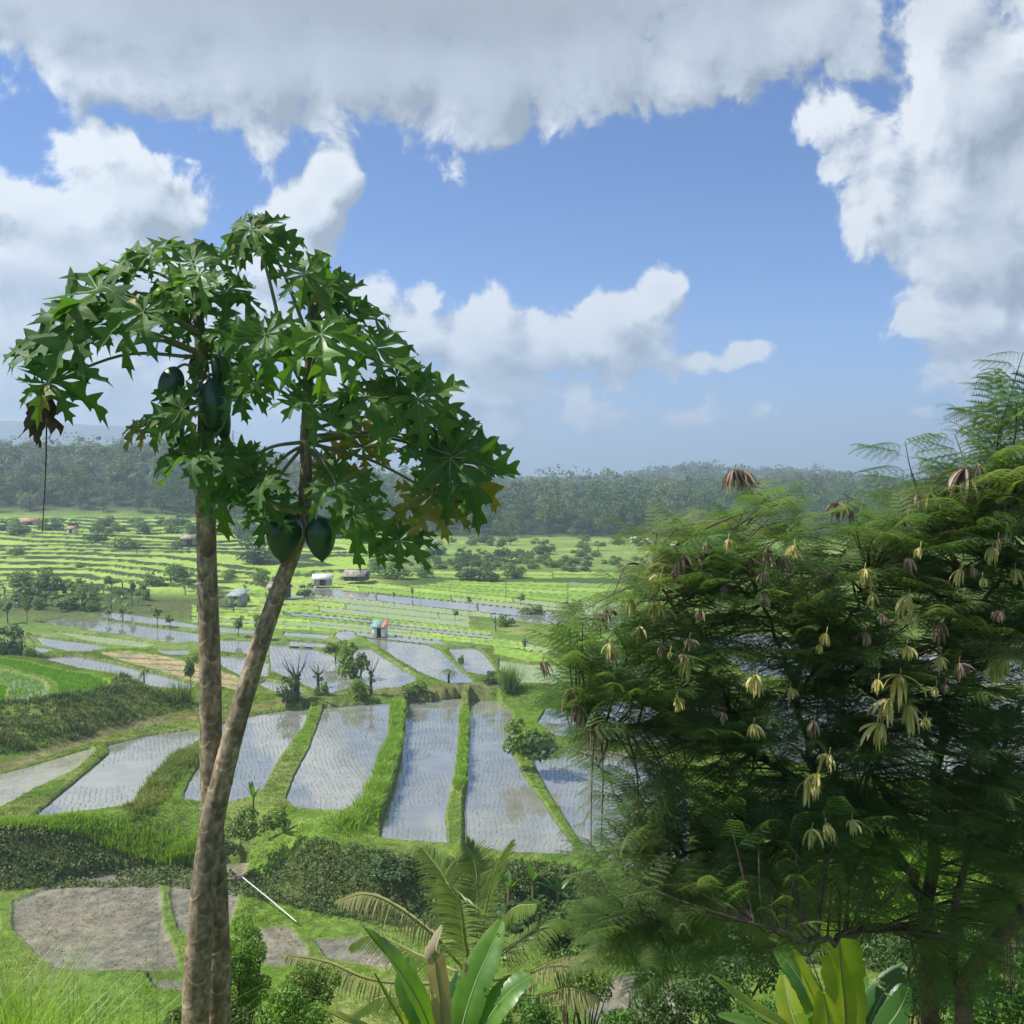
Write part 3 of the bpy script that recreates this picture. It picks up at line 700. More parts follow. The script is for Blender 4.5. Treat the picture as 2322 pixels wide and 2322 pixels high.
# tall grass along the top of the bank at the left
n = 5200; px = rng.uniform(-60, 470, n); wv = np.interp(px, [-60, 60, 130, 200, 300, 350, 400, 470], [.35, .5, .8, .9, 1.0, 1.35, 1.5, 1.1])
X = np.array([Wz(a, 1858, LV)[0] for a in px]); Y = np.interp(X, eW[:, 0], eW[:, 1]) + np.abs(rng.normal(.15, .5, n)); Z = bil(GZ, X, Y)
blades(np.stack([X, Y, Z], -1), wv * .62 * (.5 + vnoise(X / 1.2, Y, 5)), np.full(n, .045), M['grass_bright'], 'tall_grass', 4, .45, 'tall bright grass fringing the top of the left bank')
# bright mound of plants on the bund between the middle paddies, and bushy left bund
def bundgrass(pts, n, wid, h, mat, nm, lab, lv=LV):
    w = np.array([Wz(x, y, lv)[:2] for x, y in pts]); L = np.linalg.norm(np.diff(w, axis=0), axis=1); cl = np.concatenate([[0], np.cumsum(L)])
    s = rng.uniform(0, cl[-1], n); X = np.interp(s, cl, w[:, 0]) + rng.normal(0, wid, n); Y = np.interp(s, cl, w[:, 1]) + rng.normal(0, wid, n)
    ok = nearid(FID, X, Y) < 0; X, Y = X[ok], Y[ok]; Z = bil(GZ, X, Y); s = s[ok]
    blades(np.stack([X, Y, Z], -1), h * (.4 + 1.1 * vnoise(s / 1.1, s * 0, 17)), np.full(len(X), .05), mat, nm, 5, .9, lab)
bundgrass([(905,1585),(900,1620),(898,1680),(880,1730),(858,1790),(845,1830),(815,1850),(770,1862)], 3800, .5, .75, M['grass_bright'], 'bund_grass', 'lush bright grass heaped on the curved bund between two paddies')
bundgrass([(456,1690),(425,1710),(380,1750),(345,1790),(318,1830)], 2200, .55, .7, M['grass'], 'bund_weeds', 'leafy green weeds on the bund left of the papaya trunks')
bundgrass([(1054,1590),(1050,1650),(1049,1710),(1045,1760)], 1700, .35, .5, M['grass_bright'], 'narrow_bund_grass', 'bright grass on the narrow straight bund right of centre')
w_ = SH; q = rng.uniform(w_.min(0), w_.max(0), (9000, 2)); q = q[(sdist(q[:, 0], q[:, 1], w_) < -.3)]; q = q[nearid(FID, q[:, 0], q[:, 1]) < 0]
blades(np.column_stack([q, bil(GZ, q[:, 0], q[:, 1])]), .25 + .75 * vnoise(q[:, 0] / 2.2, q[:, 1] / 1.6, 33) ** 2, np.full(len(q), .07), M['grass_dark'], 'shoulder_weeds', 5, .9, 'lush weeds covering the shoulder between the round rice field and the path')
n = 30000; X = rng.uniform(-45, 45, n); dy = rng.uniform(-2.9, .2, n); Y = np.interp(X, eW[:, 0], eW[:, 1]) + dy; ok = vnoise(X / 1.7, dy * 1.2, 61) > .30; X, Y = X[ok], Y[ok]
Zb = bil(GZ, X, Y) + rng.uniform(0, .28, len(X)); g = Geo(); Tq = np.array([[0, -.5, 0], [.34, 0, .06], [0, .5, 0], [-.34, 0, .06]])
g.ins(Tq, np.array([[0, 1, 2, 3]]), frames(rdir(len(X)), rdir(len(X)) * .6 + [0, -.7, .6]), np.stack([X, Y - .1, Zb], -1), .17 * rng.uniform(.5, 1.5, len(X)))
o = g.build('bank_creepers', M['bank_leaf']); tag(o, 'leafy creepers matted over the earth bank below the flooded paddies', 'plants', None, 'stuff')
Ps = []
for k, (kind, lv, poly) in enumerate(FD):
    if kind not in ('mud', 'soil'): continue
    lo, hi = poly.min(0), poly.max(0); q = rng.uniform(lo, hi, (int((hi - lo).prod() * 9), 2)); q[:, 0] = np.round(q[:, 0] / .32) * .32 + rng.normal(0, .035, len(q)) + .12 * np.sin(q[:, 1])
    q = q[sdist(q[:, 0], q[:, 1], poly) < -.2]; q = q[rng.uniform(0, 1, len(q)) < .15 + vnoise(q[:, 0] / 2, q[:, 1] / 2, 44)]; Ps.append(np.column_stack([q, bil(GZ, q[:, 0], q[:, 1])]))
Ps = np.vstack(Ps); blades(Ps, np.full(len(Ps), .07), np.full(len(Ps), .03), M['straw'], 'stubble', 4, 1.0, 'short straw stubble in faint rows on the drained mud plots', .04)
# young rice
for kd, den, hh, mt, nm, lab in (('rice', 34, .34, 'rice', 'rice', 'dense bright green young rice in the curved left paddy'), ('ricewet', 15, .27, 'rice', 'thin_rice', 'thinner bright rice standing in the wet curved paddy')):
    Ps = []
    for k, (kind, lv, poly) in enumerate(FD):
        if kind != kd: continue
        lo, hi = poly.min(0), poly.max(0); n = int((hi - lo).prod() * den)
        q = rng.uniform(lo, hi, (n, 2)); q = q[sdist(q[:, 0], q[:, 1], poly) < -.15]; Ps.append(np.column_stack([q, np.full(len(q), lv - .02)]))
    Ps = np.vstack(Ps); blades(Ps, np.full(len(Ps), hh), np.full(len(Ps), .05), M[mt], nm, 4, .5, lab)
# rows of seedlings standing in the flooded paddies
Ps = []
for k, (kind, lv, poly) in enumerate(FD):
    if kind not in ('water', 'mudwater', 'weedwater') : continue
    c = poly.mean(0)
    if c[1] > 150: continue
    sx, sy = (.27, .155) if c[1] < 105 else (.40, .26)
    if kind == 'mudwater': sx, sy = .5, .4
    lo, hi = poly.min(0) - 1, poly.max(0) + 1
    gx, gy = np.meshgrid(np.arange(lo[0], hi[0], sx), np.arange(lo[1], hi[1], sy)); gx = gx.ravel(); gy = gy.ravel()
    if -26 < c[0] < -8 or c[1] > 110: ang = -.30
    else: ang = c[0] / c[1] * .9
    cx_, cy_ = c; ca, sa = math.cos(ang), math.sin(ang)
    x_ = cx_ + (gx - cx_) * 1.3 * ca + (gy - cy_) * 1.3 * sa; y_ = cy_ - (gx - cx_) * 1.3 * sa + (gy - cy_) * 1.3 * ca
    x_ = x_ + .45 * (vnoise(x_ / 7, y_ / 2.6, 3) - .5) + rng.normal(0, .045, len(x_)); y_ = y_ + rng.normal(0, .09, len(y_))
    ok = (sdist(x_, y_, poly) < -.30) & (fbm(x_ / 6, y_ / 6, 3, 55) > -.30) & (rng.uniform(0, 1, len(x_)) < .55 + .45 * vnoise(x_ / 2, y_ / 2, 8))
    Ps.append(np.column_stack([x_[ok], y_[ok], np.full(ok.sum(), lv - .01)]))
Ps = np.vstack(Ps)
blades(Ps, np.full(len(Ps), .125), np.full(len(Ps), .015) * (Ps[:, 1] / 70) ** .5, M['seedling'], 'rice_seedlings', 3, .5, 'rows of thin rice seedlings standing in the flooded paddies', .02)
print('seedlings', len(Ps), 'grid', GX.shape)

# ------------------------------------------------------------------ air
m, t = newmat('haze'); hv = N(t, 'ShaderNodeVolumePrincipled'); hv.inputs['Color'].default_value = (.62, .80, 1.0, 1); hv.inputs['Density'].default_value = .00054
hv.inputs['Anisotropy'].default_value = .2
ho = N(t, 'ShaderNodeOutputMaterial'); link(t, hv.outputs[0], ho.inputs['Volume']); M['haze'] = m
zlo = float(GZ.min()) - 1; zhi = float(GZ.max()) + 8
g = Geo(); box(g, (0, 0, (zlo + zhi) / 2), (8400, 8400, zhi - zlo)); tag(g.build('haze', m), kind='stuff')
print('zlo', zlo, 'zmax', GZ.max())
# ------------------------------------------------------------------ tree builders
def clump_crown(r, nleaf, ls, blobs, mat_i=0, flat=.55):
    """many small leaf faces through the volume of several lumps: blobs (x,y,z,rx,ry,rz)"""
    g = Geo(); T = np.array([[0, -.5, 0], [.32, 0, .06], [0, .5, 0], [-.32, 0, .06]]); Fq = np.array([[0, 1, 2, 3]])
    w = np.array([b[3] * b[5] for b in blobs]); w = w / w.sum()
    for b, q in zip(blobs, w):
        n = max(6, int(nleaf * q)); d = rdir(n, -.75, 1, r); rad = r.uniform(.55, 1.05, n) ** .6
        P = np.array(b[:3]) + d * rad[:, None] * np.array(b[3:6])
        nn = nrm(d + r.normal(0, flat, (n, 3)) + [0, 0, .35]); ax = nrm(np.cross(nn, rdir(n, r=r)))
        g.ins(T, Fq, frames(ax, nn), P, ls * r.uniform(.6, 1.4, n), mat_i)
    return g
def rblobs(r, R, Hh, z0, k):
    out = []
    for i in range(k):
        a = r.uniform(0, 2 * PI); rr_ = R * math.sqrt(r.uniform(0, 1)) * .72; zz = z0 + Hh * r.uniform(.12, .85)
        q = R * r.uniform(.30, .55) * (1 - .3 * abs((zz - z0) / Hh - .4)); out.append((rr_ * math.cos(a), rr_ * math.sin(a), zz, q, q, q * r.uniform(.6, .85)))
    return out
def palm_geo(r, h, L, nf=15, seg=6, m=0):
    g = Geo()
    for i in range(nf):
        a = 2 * PI * i / nf + r.uniform(-.2, .2); e = r.uniform(-.25, 1.15); t = np.linspace(0, 1, seg)
        rad = L * t * math.cos(e) * (1 - .12 * t); zz = h + L * t * math.sin(e) - L * .75 * t * t
        c = np.stack([rad * math.cos(a), rad * math.sin(a), zz], -1); s = np.array([-math.sin(a), math.cos(a), 0])
        for sg in (-1, 1):
            for j in range(seg - 1):
                for u in (0, .33, .66):
                    p = c[j] + (c[j + 1] - c[j]) * u; q = c[j] + (c[j + 1] - c[j]) * (u + .25)
                    wl = L * .26 * math.sin(PI * min(1, (j + u) / (seg - 1) * .8 + .15))
                    tip = (p + q) / 2 + s * sg * wl + np.array([0, 0, -wl * .7]) + (c[j + 1] - c[j]) * .5
                    g.add([p, q, tip], [[0, 1, 2]], m)
    return g
R0 = np.random.default_rng(3)
# --- forest edge trees: one of each kind, then copies
def forest_proto(kind, i):
    r = np.random.default_rng(50 + i); h = 10.0
    t = thing('forest_tree' if kind != 'palm' else 'coconut_palm', (0, 0, 0), None, 'tree')
    if kind == 'palm':
        palm_geo(r, h, 3.6, 15, 6).build('crown', M['palm'], t)
        g = Geo(); tube(g, curve([(0, 0, -1), (.2, .1, h * .5), (0, 0, h)], 6), np.linspace(.22, .13, 6), 5); g.build('trunk', M['wood'], t)
    else:
        g = clump_crown(r, 900, .66, rblobs(r, 5.0, 8.5, 1.6, 15)); g.build('crown', M[{'a': 'f1', 'b': 'f2', 'c': 'f3'}[kind]], t)
        g = Geo(); tube(g, curve([(0, 0, -1), (.2, .1, 3), (0, 0, 7)], 5), np.linspace(.3, .12, 5), 5)
        for a in (0, 2.1, 4.2): tube(g, [(0, 0, 3.5), (1.6 * math.cos(a), 1.6 * math.sin(a), 6)], [.12, .05], 4)
        g.build('trunk', M['bark'], t)
    return t
protos = [forest_proto(k, i) for i, k in enumerate(['a', 'a', 'a', 'b', 'b', 'c', 'palm', 'palm'])]
used = [False] * len(protos)
GRPF = 'trees along the front of the wood beyond the rice terraces'
LABF = {'forest_tree': 'dark broad-leaved tree among the trees fronting the wood beyond the terraces', 'coconut_palm': 'slender coconut palm standing among the trees of the far wood'}
def put_forest(i, x, y, s, sz):
    o = protos[i] if not used[i] else copy_tree(protos[i]); used[i] = True
    o.location = (x, y, float(base(x, y)) - .3); o.scale = (s, s, sz); o.rotation_euler = (0, 0, random.uniform(0, 6.28))
    n_ = o.name.split('.')[0]; o['label'] = LABF[n_]; o['group'] = GRPF if n_ == 'forest_tree' else 'coconut palms of the far wood'
    return o
cand = []
for _ in range(9000):
    y = random.uniform(350, 405); x = random.uniform(-.60, .60) * y
    y = y + 9 * float(fbm(x / 40, 0, 2, 70)) 
    if all((x - a) ** 2 + (y - b) ** 2 > 52 for a, b in cand): cand.append((x, y))
cand.sort(key=lambda p: p[1]); cand = cand[:280]
for x, y in cand:
    i = random.choices(range(8), [3, 3, 3, 1.6, 1.6, .8, .7, .7])[0]; s = random.choice([random.uniform(.5, .9), random.uniform(.8, 1.4)])
    if y < 362: s *= .7
    put_forest(i, x, y, s, s * random.uniform(.85, 1.15) * (1.0 if i < 6 else 1.05))
# palms that stand clear above the ridge on the left
for px, py in ((25,1030),(60,1035),(120,1028),(150,1032),(215,1040),(250,1050),(300,1052),(320,1048),(352,1050),(560,1062),(1110,1090),(1160,1088),(1010,1080),(1060,1082)):
    d = 400 if px < 500 else 455; p = Dp(px, py, d); gz = float(base(p[0], p[1])); hh = max(8, p[2] - gz + 1.5)
    o = copy_tree(protos[6]); o.location = (p[0], p[1], gz - .3); o.scale = (hh / 12.5 * .8, hh / 12.5 * .8, hh / 12.5); o['label'] = 'tall coconut palm rising above the crest of the left wood' if px < 500 else 'coconut palm above the tree tops in the middle of the wood'
    o['group'] = 'palms on the crest of the wood'
# --- the mass of the wood behind
r = np.random.default_rng(9); g = Geo()
T = np.array([[0, -.5, 0], [.34, 0, .06], [0, .5, 0], [-.34, 0, .06]]); Fq = np.array([[0, 1, 2, 3]])
def wood(n, y0, y1, kx, nl, ls, R, Hh, cond=None):
    Y = r.uniform(y0, y1, n); X = r.uniform(-kx, kx, n) * Y
    Z = base(X, Y); s = r.uniform(.5, 1.0, n) + .5 * (r.uniform(0, 1, n) < .18); mi = r.choice([0, 0, 0, 1, 1, 2], n)
    for m_ in (0, 1, 2):
        q = mi == m_; c = np.stack([X[q], Y[q], Z[q] + Hh * .55 * s[q]], -1)
        # several lumps per tree
        kk = 5; cc_ = np.repeat(c, kk, 0) + r.normal(0, 1, (len(c) * kk, 3)) * np.array([R * .45, R * .45, Hh * .20]) * np.repeat(s[q], kk)[:, None]
        rr_ = R * r.uniform(.28, .55, len(cc_)) * np.repeat(s[q], kk)
        per = nl // kk; d = rdir(len(cc_) * per, -.4, 1, r); cen = np.repeat(cc_, per, 0); rad = np.repeat(rr_, per)
        P = cen + d * (rad * r.uniform(.7, 1.1, len(rad)))[:, None]
        nn = nrm(d + r.normal(0, .5, d.shape) + [0, 0, .3]); ax = nrm(np.cross(nn, rdir(len(d), r=r)))
        g.ins(T, Fq, frames(ax, nn), P, ls * r.uniform(.6, 1.4, len(P)), m_)
wood(1500, 398, 640, .60, 150, 1.0, 5.0, 10)
wood(500, 640, 900, .60, 50, 2.2, 6, 11)
wood(2600, 980, 1400, .60, 25, 3.4, 6, 10)
wf_ = g.build('forest', [M['f1'], M['f2'], M['f3']]); tag(wf_, kind='stuff'); wf_['label'] = 'mixed tropical wood covering the slopes beyond the rice terraces'
# palms and crowns along the right hill's skyline
sp_ = [forest_proto('palm', 20)]; first = True
for px in list(range(1440, 2000, 17)):
    y = 1290; x = (px + random.uniform(-6, 6) - CX) / FPX * y; z = float(base(x, y))
    o = sp_[0] if first else copy_tree(sp_[0]); first = False; s = random.uniform(.6, 1.0)
    o.location = (x, y, z - .5); o.scale = (s * 1.2, s * 1.2, s * 1.15); o['label'] = 'tiny coconut palm on the skyline of the hazy right hill'; o['group'] = 'palms on the skyline of the right hill'

# ------------------------------------------------------------------ shrubs and small trees in the fields
def shrub_proto(kind, i):
    r = np.random.default_rng(80 + i)                       # unit height 1, crown about 1 wide
    nm = {'bush': 'bush', 'tree': 'small_tree', 'reed': 'reed_clump', 'banana': 'banana_plant', 'dark': 'bush', 'col': 'small_tree', 'palm': 'young_palm', 'bare': 'pollarded_tree'}[kind]
    t = thing(nm, (0, 0, 0), None, 'bush' if nm == 'bush' else 'tree')
    g = Geo()
    if kind in ('bush', 'dark'):
        clump_crown(r, 900, .095, rblobs(r, .52, .85, .02, 11)).build('crown', M['shrub' if kind == 'bush' else 'shrub_dark'], t)
        for k in range(5): a = k * 1.3; tube(g, [(0, 0, -.05), (.1 * math.cos(a), .1 * math.sin(a), .3), (.3 * math.cos(a), .3 * math.sin(a), .65)], [.02, .014, .005], 4)
        g.build('stem', M['bark'], t)
    elif kind in ('tree', 'col'):
        w = .42 if kind == 'tree' else .22
        clump_crown(r, 620, .09, rblobs(r, w, .66, .32, 9)).build('crown', M['shrub'], t)
        tube(g, [(0, 0, -.05), (.02, .01, .3), (-.01, 0, .75)], [.028, .02, .008], 5)
        for k in range(4): a = k * 1.6; tube(g, [(.02, 0, .35), (w * .7 * math.cos(a), w * .7 * math.sin(a), .6 + .07 * k)], [.012, .004], 4)
        g.build('trunk', M['bark'], t)
    elif kind == 'reed':
        c = Geo(); n = 420
        Tt = np.array([[-.5, 0, 0], [.5, 0, 0], [.35, .6, .03], [-.35, .6, .03], [0, 1, -.05]])
        d = nrm(np.stack([r.normal(0, .28, n), r.normal(0, .28, n), np.ones(n)], -1)); P = np.stack([r.normal(0, .10, n), r.normal(0, .10, n), np.zeros(n)], -1)
        sc_ = np.stack([np.full(n, .016), r.uniform(.5, 1.05, n), np.ones(n)], -1)
        Fr = frames(d, rdir(n, r=r)); c.ins(Tt, np.array([[0, 1, 2, 3]]), Fr, P, sc_); c.ins(Tt, np.array([[3, 2, 4]]), Fr, P, sc_)
        c.build('blades', M['shrub'], t); tube(g, [(0, 0, -.05), (0, 0, .1)], [.12, .06], 7); g.build('root_crown', M['bark'], t)
    elif kind == 'banana':
        for k in range(7):
            a = k * .9 + r.uniform(-.2, .2); e = r.uniform(.6, 1.35); q = np.linspace(0, 1, 9); L = r.uniform(.5, .7)
            pts = np.stack([L * q * math.cos(e) * math.cos(a), L * q * math.cos(e) * math.sin(a), .42 + L * q * math.sin(e) - .34 * q ** 2 * (1.2 - e * .7)], -1)
            lf = Geo(); banana_blade(lf, pts, .11); lf.build('leaf', M['banana'], t)
        tube(g, [(0, 0, -.05), (.01, 0, .2), (0, 0, .46)], [.05, .04, .025], 7); g.build('stem', M['banana_stem'], t)
    elif kind == 'palm':
        palm_geo(r, .55, .42, 11, 7).build('crown', M['coco'], t)
        tube(g, [(0, 0, -.05), (.01, 0, .3), (0, 0, .56)], [.05, .04, .03], 6); g.build('trunk', M['bark'], t)
    elif kind == 'bare':
        clump_crown(r, 120, .06, rblobs(r, .16, .5, .25, 6)).build('crown', M['shrub_dark'], t)
        tube(g, [(0, 0, -.05), (.02, 0, .35), (0, 0, .6)], [.05, .045, .04], 6)
        for k in range(8): a = k * .8; e = r.uniform(.08, .22); tube(g, [(0, 0, .5), (e * math.cos(a), e * math.sin(a), .7), (e * 1.7 * math.cos(a), e * 1.7 * math.sin(a), r.uniform(.85, 1.0))], [.02, .012, .004], 4)
        g.build('trunk', M['bark'], t)
    return t
def banana_blade(g, pts, W, m=0, tear=.0, r=R0, fold=.25, prof_=None):
    pts = np.asarray(pts, float); n = len(pts); t = nrm(np.gradient(pts, axis=0)); up = np.array([0, 0, 1.0]) + np.array([0, -.35, 0])
    s = nrm(np.cross(t, up)); nn = np.cross(s, t); q = np.linspace(0, 1, n)
    w = W * .5 * np.clip(np.sin(PI * np.clip(q * .93 + .05, 0, 1)) ** .55, 0, 1) * np.clip(q / .12, .12, 1)
    for sg in (-1, 1):
        ww = w * (1 + r.uniform(-.10, .04, n))
        e1 = pts + s * sg * ww[:, None] * .55 + nn * (ww * fold * .7)[:, None]; e2 = pts + s * sg * ww[:, None] + nn * (ww * fold * .6)[:, None]
        V = np.concatenate([pts, e1, e2]); i = np.arange(n - 1)
        F = np.concatenate([np.stack([i, i + 1, n + i + 1, n + i], -1), np.stack([n + i, n + i + 1, 2 * n + i + 1, 2 * n + i], -1)])
        if tear: F = F[r.uniform(0, 1, len(F)) > tear]
        g.add(V, F, m)
SP = {}
SL = [ # kind, x, y of the foot, height px, width px, label
 ('bush',55,1345,62,105,'broad pale green bush at the left edge below the bright terraces'), ('bush',112,1352,78,70,'tall rounded bush between the terraces and the left flooded paddies'),
 ('dark',70,1372,50,70,'lower dark bush in front of the pale bushes on the left'), ('bush',195,1378,62,60,'leafy green bush above the first flooded strip on the left'),
 ('banana',150,1345,34,36,'banana plant between the two tall left bushes'), ('banana',235,1352,34,34,'banana plant right of the leafy bush above the flooded strip'),
 ('col',300,1372,60,22,'slim upright tree behind the flooded strip left of the papaya trunk'), ('bush',405,1318,44,80,'low wide bush against the left papaya trunk below the terraces'),
 ('bush',350,1330,38,50,'small bush left of the low wide bush by the papaya trunk'), ('tree',330,1362,30,26,'little tree on the green rows left of the papaya trunk'),
 ('banana',420,1350,34,30,'banana plant just left of the straight papaya trunk'),
 ('bush',285,1246,34,70,'pale bush thicket on the upper edge of the terraces'), ('dark',225,1232,44,44,'dark round tree at the foot of the left wood'),
 ('tree',310,1256,34,34,'small tree with bare trunks on the upper terraces'), ('tree',192,1236,26,24,'lone small tree among the upper terraces'),
 ('bush',400,1248,30,30,'small bush on the top terrace left of the straight papaya trunk'), ('dark',578,1278,66,88,'big bluish rounded bush between the two papaya trunks'),
 ('bush',35,1262,26,40,'small bush on the far left terraces'), ('bush',182,1290,16,26,'tiny bush in the middle of the bright terraces'),
 ('bush',520,1318,30,46,'bush above the grey roofed hut between the papaya trunks'), ('bush',590,1322,34,60,'bush beside the thatched hut behind the leaning trunk'),
 ('dark',690,1352,36,44,'round dark bush right of the leaning papaya trunk by the huts'), ('banana',605,1362,28,26,'banana plant between the two left huts'),
 ('col',18,1412,56,28,'dark slim tree at the left edge above the flooded paddies'), ('tree',62,1408,62,30,'small tree left of the first long flooded paddy'),
 ('dark',14,1494,96,90,'dark thicket at the left edge behind the round rice field'), ('palm',48,1490,92,86,'bushy young palm in the thicket left of the flooded paddies'), ('bush',72,1500,44,50,'green bush at the corner of the lower left flooded paddy'),
 ('col',247,1404,26,18,'dark little tree left of a pair at the flooded strip'), ('col',277,1407,34,18,'leaning little tree, right one of a pair at the flooded strip'),
 ('col',357,1421,50,20,'slim dark tree left of the straight papaya trunk among flooded paddies'), ('tree',386,1424,36,24,'small dark tree next to the slim one by the papaya trunk'),
 ('tree',540,1442,52,34,'rounded small tree mirrored in the paddy between the papaya trunks'), ('tree',592,1452,66,44,'dark small tree left of the leaning papaya trunk among paddies'),
 ('tree',432,1566,92,44,'thin tree against the left side of the straight papaya trunk'), ('palm',327,1562,80,38,'young palm standing in the lower left flooded paddy'),
 ('reed',255,1556,42,46,'reed clump on the edge of the round rice field'), ('reed',285,1560,38,34,'small reed clump right of the rice field reeds'), ('reed',405,1600,70,70,'tall reeds at the foot of the straight papaya trunk'),
 ('dark',655,1590,76,60,'leafy shrub with bare twigs by the path right of the leaning trunk'), ('bare',672,1588,108,60,'bare branched tree sticking out of the shrub by the path'),
 ('bush',728,1580,46,38,'small round shrub on the path edge'), ('bare',722,1560,62,40,'thin forked bare tree behind the small round shrub'),
 ('tree',760,1496,52,66,'greyish feathery tree behind the leafy bright tree'), ('bush',805,1540,100,74,'bright leafy bush tree leaning over the paddies below the coloured hut'),
 ('bare',842,1576,94,36,'dark pollarded tree with upright bare twigs by the path'), ('bush',815,1580,56,60,'green undergrowth at the foot of the pollarded tree'),
 ('palm',1018,1552,66,60,'small yellowish palm on the corner of the curved paddy'), ('dark',1112,1552,42,36,'brownish round bush by the path'), ('reed',1156,1562,66,56,'dense reed clump by the path right of the round bush'),
 ('bush',935,1568,30,70,'low bushes on the path edge left of the small yellow palm'), ('bush',1045,1505,28,16,'little bush on the bund between two curved paddies'),
 ('banana',1124,1432,46,44,'banana plants in the middle of the long green rows'), ('bush',1150,1420,34,44,'bush right of the banana plants among the rows'), ('bush',1205,1392,28,60,'low scrub between the rows right of the banana plants'),
 ('tree',1065,1376,28,18,'small tree standing at the end of the long flooded strip'), ('tree',1180,1372,30,22,'small tree beside the second half of the long flooded strip'), ('tree',1032,1404,26,18,'small tree on the pale green rows'),
 ('dark',1060,1314,54,66,'dark thicket above the long rows, left one'), ('dark',1112,1316,44,52,'dark thicket above the long rows, right one'), ('bush',1170,1310,42,64,'paler bush right of the dark thickets above the rows'),
 ('dark',1425,1322,46,42,'round dark bush far behind the leucaena, above the rows'), ('bush',900,1312,40,80,'bush behind the upper rows right of the last hut'), ('bush',860,1300,34,60,'bush above the striped roof hut'), ('bush',960,1308,34,60,'bush left of the dark thickets above the rows'),
 ('dark',985,1258,38,52,'bush with a white pennant beside it near the wood'), ('dark',1135,1262,40,36,'dark round bush at the foot of the wood'), ('dark',1232,1256,42,56,'larger dark bush at the foot of the wood'),
 ('bush',1190,1712,100,96,'green bush hanging over the right flooded paddy'), ('dark',1225,1722,70,90,'darker bush on the bund end beside the right flooded paddy'), ('bush',1240,1600,44,60,'grassy bush on the path near the leucaena'),
 ('banana',575,1852,108,70,'small banana plant with upright leaves on the bank right of the trunks'), ('bush',560,1905,80,90,'dark leafy bush on the bank under the small banana plant'), ('bush',620,1880,60,70,'pale bush on the bank right of the small banana plant'),
 ('banana',1155,2062,100,110,'left plant of the dark banana clump under the bank'), ('banana',1210,2050,118,120,'tall plant of the dark banana clump under the bank'), ('banana',1265,2070,96,110,'right plant of the dark banana clump under the bank'), ('dark',1200,2078,60,150,'dark undergrowth round the banana clump under the bank'),
 ('dark',500,1935,70,80,'dark creeper bush on the bank against the papaya trunks'), ('dark',880,1990,54,120,'dark scrub at the foot of the bank behind the young coconut palm'),
]
def put_shrub(kind, x, y, hp, wp, lab, grp=None):
    n_ = kind
    if n_ not in SP: SP[n_] = shrub_proto(n_, len(SP)); o = SP[n_]
    else: o = copy_tree(SP[n_])
    p = G(x, y); d = p[1]; hm = hp / FPX * d; wm = wp / FPX * d
    sx = wm / {'bush': 1.05, 'dark': 1.05, 'tree': .85, 'col': .5, 'reed': .75, 'banana': 1.0, 'palm': .85, 'bare': .5}[kind]
    o.location = (p[0], p[1], H(p[0], p[1]) - .1); o.scale = (sx, sx, hm); o.rotation_euler = (0, 0, random.uniform(0, 6.28))
    o['label'] = lab
    if grp: o['group'] = grp
    elif 'group' in o.keys(): del o['group']
    if kind == 'banana': o['category'] = 'banana plant'
    if kind == 'reed': o['category'] = 'reeds'
    return o
for a in SL: put_shrub(*a)
CL = [(random.uniform(850, 1540), random.uniform(1230, 1298)) for _ in range(17)]
for k in range(150):       # scrub between the fields and the wood
    cx_, cy_ = CL[int(random.random() ** 1.5 * len(CL))]; x = min(max(random.gauss(cx_, 38), 820), 1580); y = min(max(random.gauss(cy_, 8), 1226), 1303); kd = random.choice(['bush', 'bush', 'dark', 'tree'])
    s = random.uniform(.6, 1.3); put_shrub(kd, x, y, 18 * s, 26 * s, 'small bush in the scrub between the rice rows and the wood' if kd != 'tree' else 'small tree in the scrub between the rice rows and the wood', 'scrub between the rows and the wood')
for k in range(46):
    x = random.uniform(-30, 860); y = random.uniform(1190, 1216) if x < 500 else random.uniform(1205, 1240)
    s = random.uniform(.7, 1.4); put_shrub(random.choice(['bush', 'dark', 'bush']), x, y, 24 * s, 36 * s, 'small bush along the top of the bright terraces', 'bushes along the top of the bright terraces')
for k in range(85):
    x = random.uniform(-20, 640) if k % 2 else random.uniform(-20, 330); y = random.uniform(1325, 1388); s = random.uniform(.6, 1.5)
    put_shrub(random.choice(['bush', 'banana', 'tree']), x, y, 26 * s, 30 * s, 'little plant in the scrub strip below the bright terraces', 'plants in the scrub strip below the terraces')
